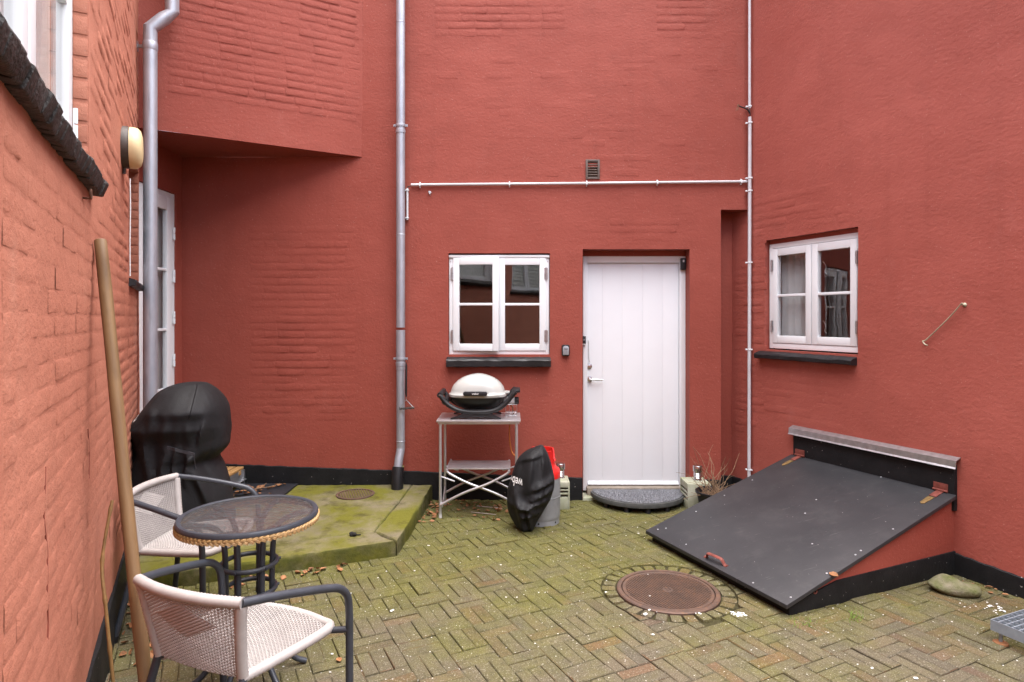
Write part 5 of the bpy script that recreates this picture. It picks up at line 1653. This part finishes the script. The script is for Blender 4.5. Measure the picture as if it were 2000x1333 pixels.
# grill brush hanging on the downpipe clamp
o_ = Vector((bk(794, 0, 5.44)[0], 5.44, bk(0, 708, 5.44)[1]))
t = thing('grill_brush', 'black-handled wire grill brush hanging from the downpipe clamp', 'brush', tuple(o_))
obj('handle', MB().tube([(-.003, 0, -.01), (-.002, 0, -.03), (-.004, 0, -.27), (-.002, 0, -.30)], [.006, .012, .0125, .008], 12, flat=0.7), M_BLACKPL, t)
obj('hanging_loop', MB().tube(smooth_path([(0, 0, -.012), (.010, 0, .012), (.0, .0, .028), (-.012, 0, .012), (-.004, 0, -.012)]), .002, 6), M_BLACKPL, t)
obj('wire_neck', MB().tube([(-.002, 0, -.295), (-.004, 0, -.325), (-.056, 0, -.405)], .0028, 6).tube([(-.002, 0, -.295), (-.004, 0, -.325), (.062, 0, -.395)], .0028, 6), M_WIRE, t)
m = MB(); br = random.Random(4)
m.tube([(-.062, 0, -.405), (.068, 0, -.395)], .006, 8)
for k in range(420):
    x = -.062 + .130 * br.random(); z = -.405 + (x + .062) / .130 * .010
    a = br.uniform(0, 2 * PI); L = br.uniform(.014, .024)
    d = Vector((br.uniform(-.004, .004), L * math.cos(a), L * math.sin(a)))
    p = Vector((x, 0, z))
    m.add([p + Vector((.0008, 0, 0)), p - Vector((.0008, 0, 0)), p + d], [(0, 1, 2)])
obj('bristle_head', m, simple('dirty_bristles', (0.06, 0.055, 0.05), 0.6, 0.4, 0.4, 80), t)

# ------------------------------------------------------------------ blocks, lamps, pot, mat at the door
def block(label, x0, x1, y0, y1, z1, slots):
    t = thing('concrete_block', label, 'concrete block', ((x0 + x1) / 2, (y0 + y1) / 2, 0))
    hw_, hd = (x1 - x0) / 2, (y1 - y0) / 2
    m = MB()
    if slots == 'front':
        zc = [0, .105, .125, .140, .158, .172, z1]
        for a, b_ in ((zc[0], zc[1]), (zc[2], zc[3]), (zc[4], zc[5] - .004), (.186, z1)):
            m.box(-hw_ + .015, hw_ - .015, -hd, -hd + .04, a, b_)
        m.box(-hw_, -hw_ + .0149, -hd, hd, 0, z1); m.box(hw_ - .0149, hw_, -hd, hd, 0, z1)
        m.box(-hw_ + .015, hw_ - .015, -hd + .06, hd, 0, z1 - .03); m.box(-hw_ + .015, hw_ - .015, -hd + .0401, hd, z1 - .03, z1)
    else:
        for a, b_ in ((0, .075), (.095, .110), (.130, .145), (.165, z1)):
            m.box(-hw_, -hw_ + .04, -hd + .015, hd - .015, a, b_)
        m.box(-hw_, hw_, -hd, -hd + .0149, 0, z1); m.box(-hw_, hw_, hd - .0149, hd, 0, z1)
        m.box(-hw_ + .06, hw_, -hd + .015, hd - .015, 0, z1 - .03); m.box(-hw_ + .0401, hw_, -hd + .015, hd - .015, z1 - .03, z1)
    obj('block', m, M_BLOCK, t, bevel=0.004)
block('pale slotted concrete block left of the door behind the gas bottle', .275, .487, 5.275, 5.50, .232, 'front')
block('pale slotted concrete block right of the door beside the plant pot', 1.475, 1.672, 5.25, 5.49, .222, 'side')
def lamp(label, x, y, z):
    t = thing('garden_lamp', label, 'garden lamp', (x, y, z), group='steel lamps on the concrete blocks')
    obj('body', MB().lathe([(0, 0), (.036, 0), (.037, .006), (.031, .010)] + [(r_, .010 + .0062 * k) for k in range(1, 10) for r_ in ((.030,) if k % 2 else (.0355,))] + [(.030, .072), (.030, .076)], 28), M_CHROME, t)
    obj('cap', MB().lathe([(0, .076), (.038, .076), (.039, .080), (.039, .122), (.036, .127), (0, .128)], 28), M_CHROME, t)
lamp('ribbed steel lamp on the concrete block right of the door', bk(1362.5, 0, 5.38)[0], 5.38, .222)
lamp('ribbed steel lamp on the concrete block behind the gas bottle', bk(1095, 0, 5.42)[0], 5.42, .232)

t = thing('plant_pot', 'black plastic pot of dry twigs half hidden behind the hatch', 'plant pot', (1.645, 5.075, 0))
obj('pot', MB().lathe([(0, .0), (.105, .0), (.108, .01), (.142, .195), (.152, .196), (.154, .214), (.148, .216), (.142, .205), (.138, .165)], 40, caps=False), M_BLACKPL, t)
obj('soil', MB().lathe([(0, .183), (.07, .186), (.139, .172)], 24, caps=False), M_POTSOIL, t)
pr = random.Random(12)
for k in range(46):
    a = pr.uniform(0, 2 * PI); r0 = pr.uniform(0, .11); L = pr.uniform(.08, .34) if k > 8 else pr.uniform(.32, .48)
    p = Vector((r0 * math.cos(a), r0 * math.sin(a), .178)); d = Vector((pr.gauss(.12, .45), pr.gauss(0, .3), 1.0 if k < 20 else pr.uniform(.15, .8))).normalized()
    pts = [p]
    for q in range(5):
        d = (d + Vector((pr.gauss(0, .2), pr.gauss(0, .2), pr.gauss(-.05, .15)))).normalized(); pts.append(pts[-1] + d * L / 5)
    obj('twig', MB().tube(smooth_path(pts, 2), [.0022 * (1 - i / 13) + .0006 for i in range(11)], 5), M_TWIG, t)

mx, mz = bk(1246, 0, 5.5)[0], .088
t = thing('door_mat', 'half-round grey bristle doormat on a raised platform at the white door', 'doormat', (mx, YB - .025, 0))
def half(r_, n=40): return [(r_ * math.cos(PI + PI * k / n), r_ * math.sin(PI + PI * k / n) * .98) for k in range(n + 1)]
obj('platform', MB().prism(half(.412), .046, .086), M_RUBBER, t, bevel=0.006)
m = MB(); hp_ = half(.392)
obj('pile_base', MB().prism(half(.392), .0865, .094), M_PILE, t, bevel=0.003)
pr = random.Random(3)
for k in range(15000):
    a = pr.uniform(PI, 2 * PI); r_ = .394 * math.sqrt(pr.random())
    p = Vector((r_ * math.cos(a), r_ * math.sin(a) * .98 - .002, .092)); th = pr.uniform(0, PI); w_ = .0028
    d = Vector((pr.gauss(0, .005), pr.gauss(0, .005), pr.uniform(.008, .016)))
    e = Vector((math.cos(th), math.sin(th), 0)) * w_
    m.add([p - e, p + e, p + d], [(0, 1, 2)])
stuff(obj('pile', m, M_PILE, t))
for q in (-.30, -.15, .02, .19, .31):
    yy = -math.sqrt(.36 ** 2 - q * q)
    obj('foot', MB().lathe([(0, 0), (.026, 0), (.022, .03), (.018, .047), (0, .047)], 12, Matrix.Translation((q, yy, 0))), M_BLACKPL, t)

# ------------------------------------------------------------------ wooden step and rubber mat at the glazed door
t = thing('wooden_step', 'low step of oiled wooden slats by the glazed door in the left corner', 'step', (-2.64, 5.2, .13))
for k in range(8):
    x = -.285 + k * .070
    obj('slat', B(x, x + .060, -.33, .345, .150, .172), M_DECK, t, bevel=0.004)
for y in (-.25, .26):
    obj('support', B(-.28, .27, y - .02, y + .02, .115, .149), M_DECK, t, bevel=0.003)
for x in (-.27, .262):
    obj('bracket', B(x - .002, x + .002, -.30, .34, .06, .149).box(x - .0021, x + .03, -.30, .34, .0605, .064), M_STEEL, t)
    for y in (-.29, .32): obj('leg', B(x - .004, x + .018, y - .012, y + .012, 0, .148), M_STEEL, t)
zm = slab_z(-2.12, 5.38)
tag(obj('rubber_mat', MB().prism([(-.245, -.175), (.235, -.175), (.235, .175), (-.245, .175)], .003, .016), M_MAT, None, Matrix.Translation((-2.13, 5.375, zm)), bevel=0.004), 'small dark rubber mat with dry leaves on the slab near the wooden step', 'mat')

# ------------------------------------------------------------------ stone, metal step, weeds
sp = Vector((2.60, 3.665, 0))
m = MB().blob((0, 0, .040), .135, .082, .050, 28, 16, 0.0)
for v in m.v:
    v.x *= 1 + .16 * mnoise.noise(v * 9); v.y *= 1 + .25 * mnoise.noise(v * 9 + Vector((4, 0, 0))); v.z *= 1 + .35 * mnoise.noise(v * 11 + Vector((0, 9, 0)))
tag(obj('fieldstone', m, M_STONE, None, frame(sp, R(-28)), angle=80), 'flat mossy stone against the black plinth right of the hatch', 'stone')

C0 = Vector((2.385, 3.12, 0))
MS = Matrix.Translation(C0) @ Matrix.Rotation(math.atan2(.3915, .9202), 4, 'Z')      # x towards the wall, -y towards the camera
M_GRATE = simple('galvanised_grating', (0.26, 0.30, 0.345), 0.45, 0.25, 0.15, 25)
t = thing('metal_step', 'galvanised grating step at the right edge of the yard', 'step', M=MS)
sx, sy, z0, z1 = .62, .95, .060, .112
obj('frame', MB().box(0, sx, -.004, 0, z0, z1).box(0, sx, -sy, -sy + .004, z0, z1).box(0, .004, -sy + .0041, -.0041, z0, z1).box(sx - .004, sx, -sy + .0041, -.0041, z0, z1), M_GRATE, t)
for k in range(1, 31):
    y = -sy * k / 31
    obj('bearing_bar', B(.0045, sx - .0045, y - .0024, y + .0024, z1 - .030, z1 - .001), M_GRATE, t)
for k in range(1, 16):
    x = sx * k / 16
    obj('cross_bar', B(x - .0012, x + .0012, -sy + .005, -.005, z1 - .009, z1 - .0015), M_GRATE, t)
for x in (.03, sx - .04):
    for y in (-.03, -sy + .04):
        lg = obj('leg', MB().tube([(x, y, 0), (x, y, z0 + .03)], .008, 10), M_GRATE, t)
        obj('foot_plate', MB().lathe([(0, .0), (.034, .0), (.032, .006), (.010, .010), (0, .010)], 16, Matrix.Translation((x, y, 0))), simple('rust_orange', (0.24, 0.10, 0.04), 0.8, 0.1, 0.3, 50), lg)

lr = random.Random(77)
def leaf_pts(size, rnd):
    c = rnd.uniform(.2, .8); w = size * rnd.uniform(.28, .42)
    xs_ = [(-1, 0), (-.55, .8), (0, 1), (.55, .65), (1, 0)]
    vs = []
    for sx_ in (1, -1):
        for (x, y) in xs_:
            vs.append((x * size / 2, sx_ * y * w, c * size * .35 * abs(y) + .15 * size * x * x * c + .002))
    vs2 = [Vector(v) for v in vs] + [Vector((x * size / 2, 0, .15 * size * x * x * c + .001)) for x, _ in xs_]
    fs = []
    for k in range(4):
        fs.append((10 + k, 10 + k + 1, k + 1, k)); fs.append((10 + k, 5 + k, 5 + k + 1, 10 + k + 1))
    return vs2, fs
def leaf_into(m, p, size, rnd):
    vs, fs = leaf_pts(size, rnd)
    m.add(vs, fs, Matrix.Translation(p) @ Matrix.Rotation(rnd.uniform(0, 6.3), 4, 'Z') @ Matrix.Rotation(rnd.gauss(0, .35), 4, 'X') @ Matrix.Rotation(rnd.gauss(0, .3), 4, 'Y'))
m = MB()
def scatter(n, f, s0=.03, s1=.06):
    for _ in range(n):
        leaf_into(m, f(), lr.uniform(s0, s1), lr)
scatter(46, lambda: Vector((lr.uniform(-.66, .05), lr.uniform(5.2, 5.53), .006)), .02, .05)
scatter(26, lambda: Vector((-.715 + lr.uniform(0, .10), lr.uniform(4.9, 5.5), .006)), .02, .05)
scatter(9, lambda: Vector((lr.uniform(-.45, .0), lr.uniform(4.95, 5.15), .006)), .02, .045)
scatter(30, lambda: (lambda y: Vector((-.3853 - .5155 * y + lr.uniform(.04, .22), y, .006)))(lr.uniform(2.9, 3.6)), .025, .06)
scatter(26, lambda: (lambda x: Vector((x, 4.24 + (x + .78) * .39 - lr.uniform(.03, .16), .006)))(lr.uniform(-1.7, -1.05)), .025, .055)
scatter(22, lambda: Vector((lr.uniform(-2.35, -1.95), lr.uniform(5.15, 5.5), .155)), .03, .06)
scatter(30, lambda: Vector((lr.uniform(-2.6, -2.2), lr.uniform(4.95, 5.4), .145)), .03, .06)
scatter(8, lambda: FR @ Vector((lr.uniform(1.8, 2.1), -lr.uniform(.02, .12), .008)), .02, .04)
stuff(obj('leaf_litter', m, M_LEAF))['label'] = 'dry brown leaves blown against walls and under the camping table'
for lab, p, s in (('single orange leaf on the paving left of the hatch corner', gd(1296, 1027), .055),
                  ('single brown leaf on the paving beside the slab corner', gd(818, 1021), .045),
                  ('pale leaf lying on the paving right of the nearest chair', gd(662, 1292), .04)):
    mm_ = MB(); vs, fs = leaf_pts(s, lr); mm_.add(vs, fs)
    tag(obj('dry_leaf', mm_, M_LEAF, None, Matrix.Translation(p + Vector((0, 0, .004))) @ Matrix.Rotation(lr.uniform(0, 3), 4, 'Z')), lab, 'leaf')
p = ray_lid(1629, 1124); mm_ = MB(); vs, fs = leaf_pts(.06, lr); mm_.add(vs, fs)
tag(obj('dry_leaf', mm_, M_LEAF, None, lid_frame(p.x, p.y, .002)), 'curled brown leaf lying on the hatch lid near its lower right edge', 'leaf')
p = Vector((-2.1, 5.33, slab_z(-2.1, 5.33) + .022))
tag(obj('twig', MB().tube(smooth_path([(-.22, -.04, 0), (-.08, -.02, .012), (.03, .02, .02), (.09, .09, .03)]), .003, 6).tube(smooth_path([(-.08, -.02, .012), (-.04, .06, .02), (-.03, .10, .03)]), .002, 6), M_TWIG, None, Matrix.Translation(p)), 'forked dry twig lying on the dark rubber mat', 'twig')
p = on_slab(690, 1047)
m = MB()
for k in range(4): m.blob((lr.gauss(0, .015), lr.gauss(0, .008), .012), .018, .014, .014, 8, 5, .3, k)
m.tube([(.01, 0, .006), (.05, .012, .005)], .004, 6)
tag(obj('debris_clump', m, M_DARK, None, Matrix.Translation(p)), 'small black clump of debris on the front border of the slab', 'debris')
# tent pegs under the camping table
for lab, a, b_ in (('long thin steel skewer on the paving under the camping table', gd(932, 990), gd(981, 995)), ('shorter thin steel skewer nearer the camera under the camping table', gd(920, 1002), gd(969, 1007))):
    tag(obj('skewer', MB().tube([Vector((0, 0, .006)), b_ - a + Vector((0, 0, .006))], .0032, 6), M_WIRE, None, Matrix.Translation(a)), lab, 'skewer')
# white chips strewn on the paving
m = MB(); dr = random.Random(31)
for k in range(110):
    p = Vector((dr.uniform(-1.1, 2.4), dr.uniform(2.6, 5.2), 0))
    if in_poly(p, SLAB) or in_poly(p, HATCH): continue
    s = dr.choice((.002, .0025, .003, .004)) * dr.uniform(.7, 1.4)
    m.blob((p.x, p.y, s * .5 + .001), s * 1.4, s, s * .6, 6, 4, .3, k)
for px, py, s in ((765, 1194, .012), (1261, 1202, .016), (1268, 1192, .009), (1276, 1241, .010), (1366, 1199, .010), (1397, 1180, .009), (1183, 1158, .007), (1116, 1087, .008), (1703, 1306, .009), (1787, 1326, .012), (1937, 1185, .012), (1960, 1195, .010), (837, 1067, .009)):
    p = gd(px, py); s *= .62
    for q in range(3): m.blob((p.x + dr.gauss(0, s * .5), p.y + dr.gauss(0, s * .5), s * .4 + .001), s, s * .8, s * .5, 8, 5, .3, q)
p = gd(1443, 1200)
for q in range(26): m.blob((p.x + dr.gauss(0, .024), p.y + dr.gauss(0, .014), .002), dr.uniform(.003, .008), dr.uniform(.003, .008), .002, 8, 4, .3, q)
p = gd(1932, 1187)
for q in range(24): m.blob((p.x + dr.gauss(0, .05), p.y + dr.gauss(0, .035), .002), dr.uniform(.003, .008), dr.uniform(.003, .008), .002, 7, 4, .3, q)
stuff(obj('white_chips', m, M_DEBRIS))['label'] = 'small white chips and droppings scattered over the paving'
# grass growing from the joint by the hatch corner
m = MB()
for k in range(110):
    p = gd(1668 + dr.gauss(0, 8), 1208 + dr.gauss(0, 7)) if k < 60 else gd(1575 + dr.gauss(0, 20), 1222 + dr.gauss(0, 6))
    a = dr.uniform(0, 6.3); L = dr.uniform(.008, .028); e = Vector((math.cos(a), math.sin(a), 0)) * .0022; d = Vector((dr.gauss(0, .008), dr.gauss(0, .008), L))
    m.add([p - e, p + e, p + d], [(0, 1, 2)])
stuff(obj('joint_weeds', m, simple('fresh_moss_green', (0.14, 0.24, 0.03), 0.8, 0, 0.3, 40)))['label'] = 'tiny green weeds in the joints along the hatch side'
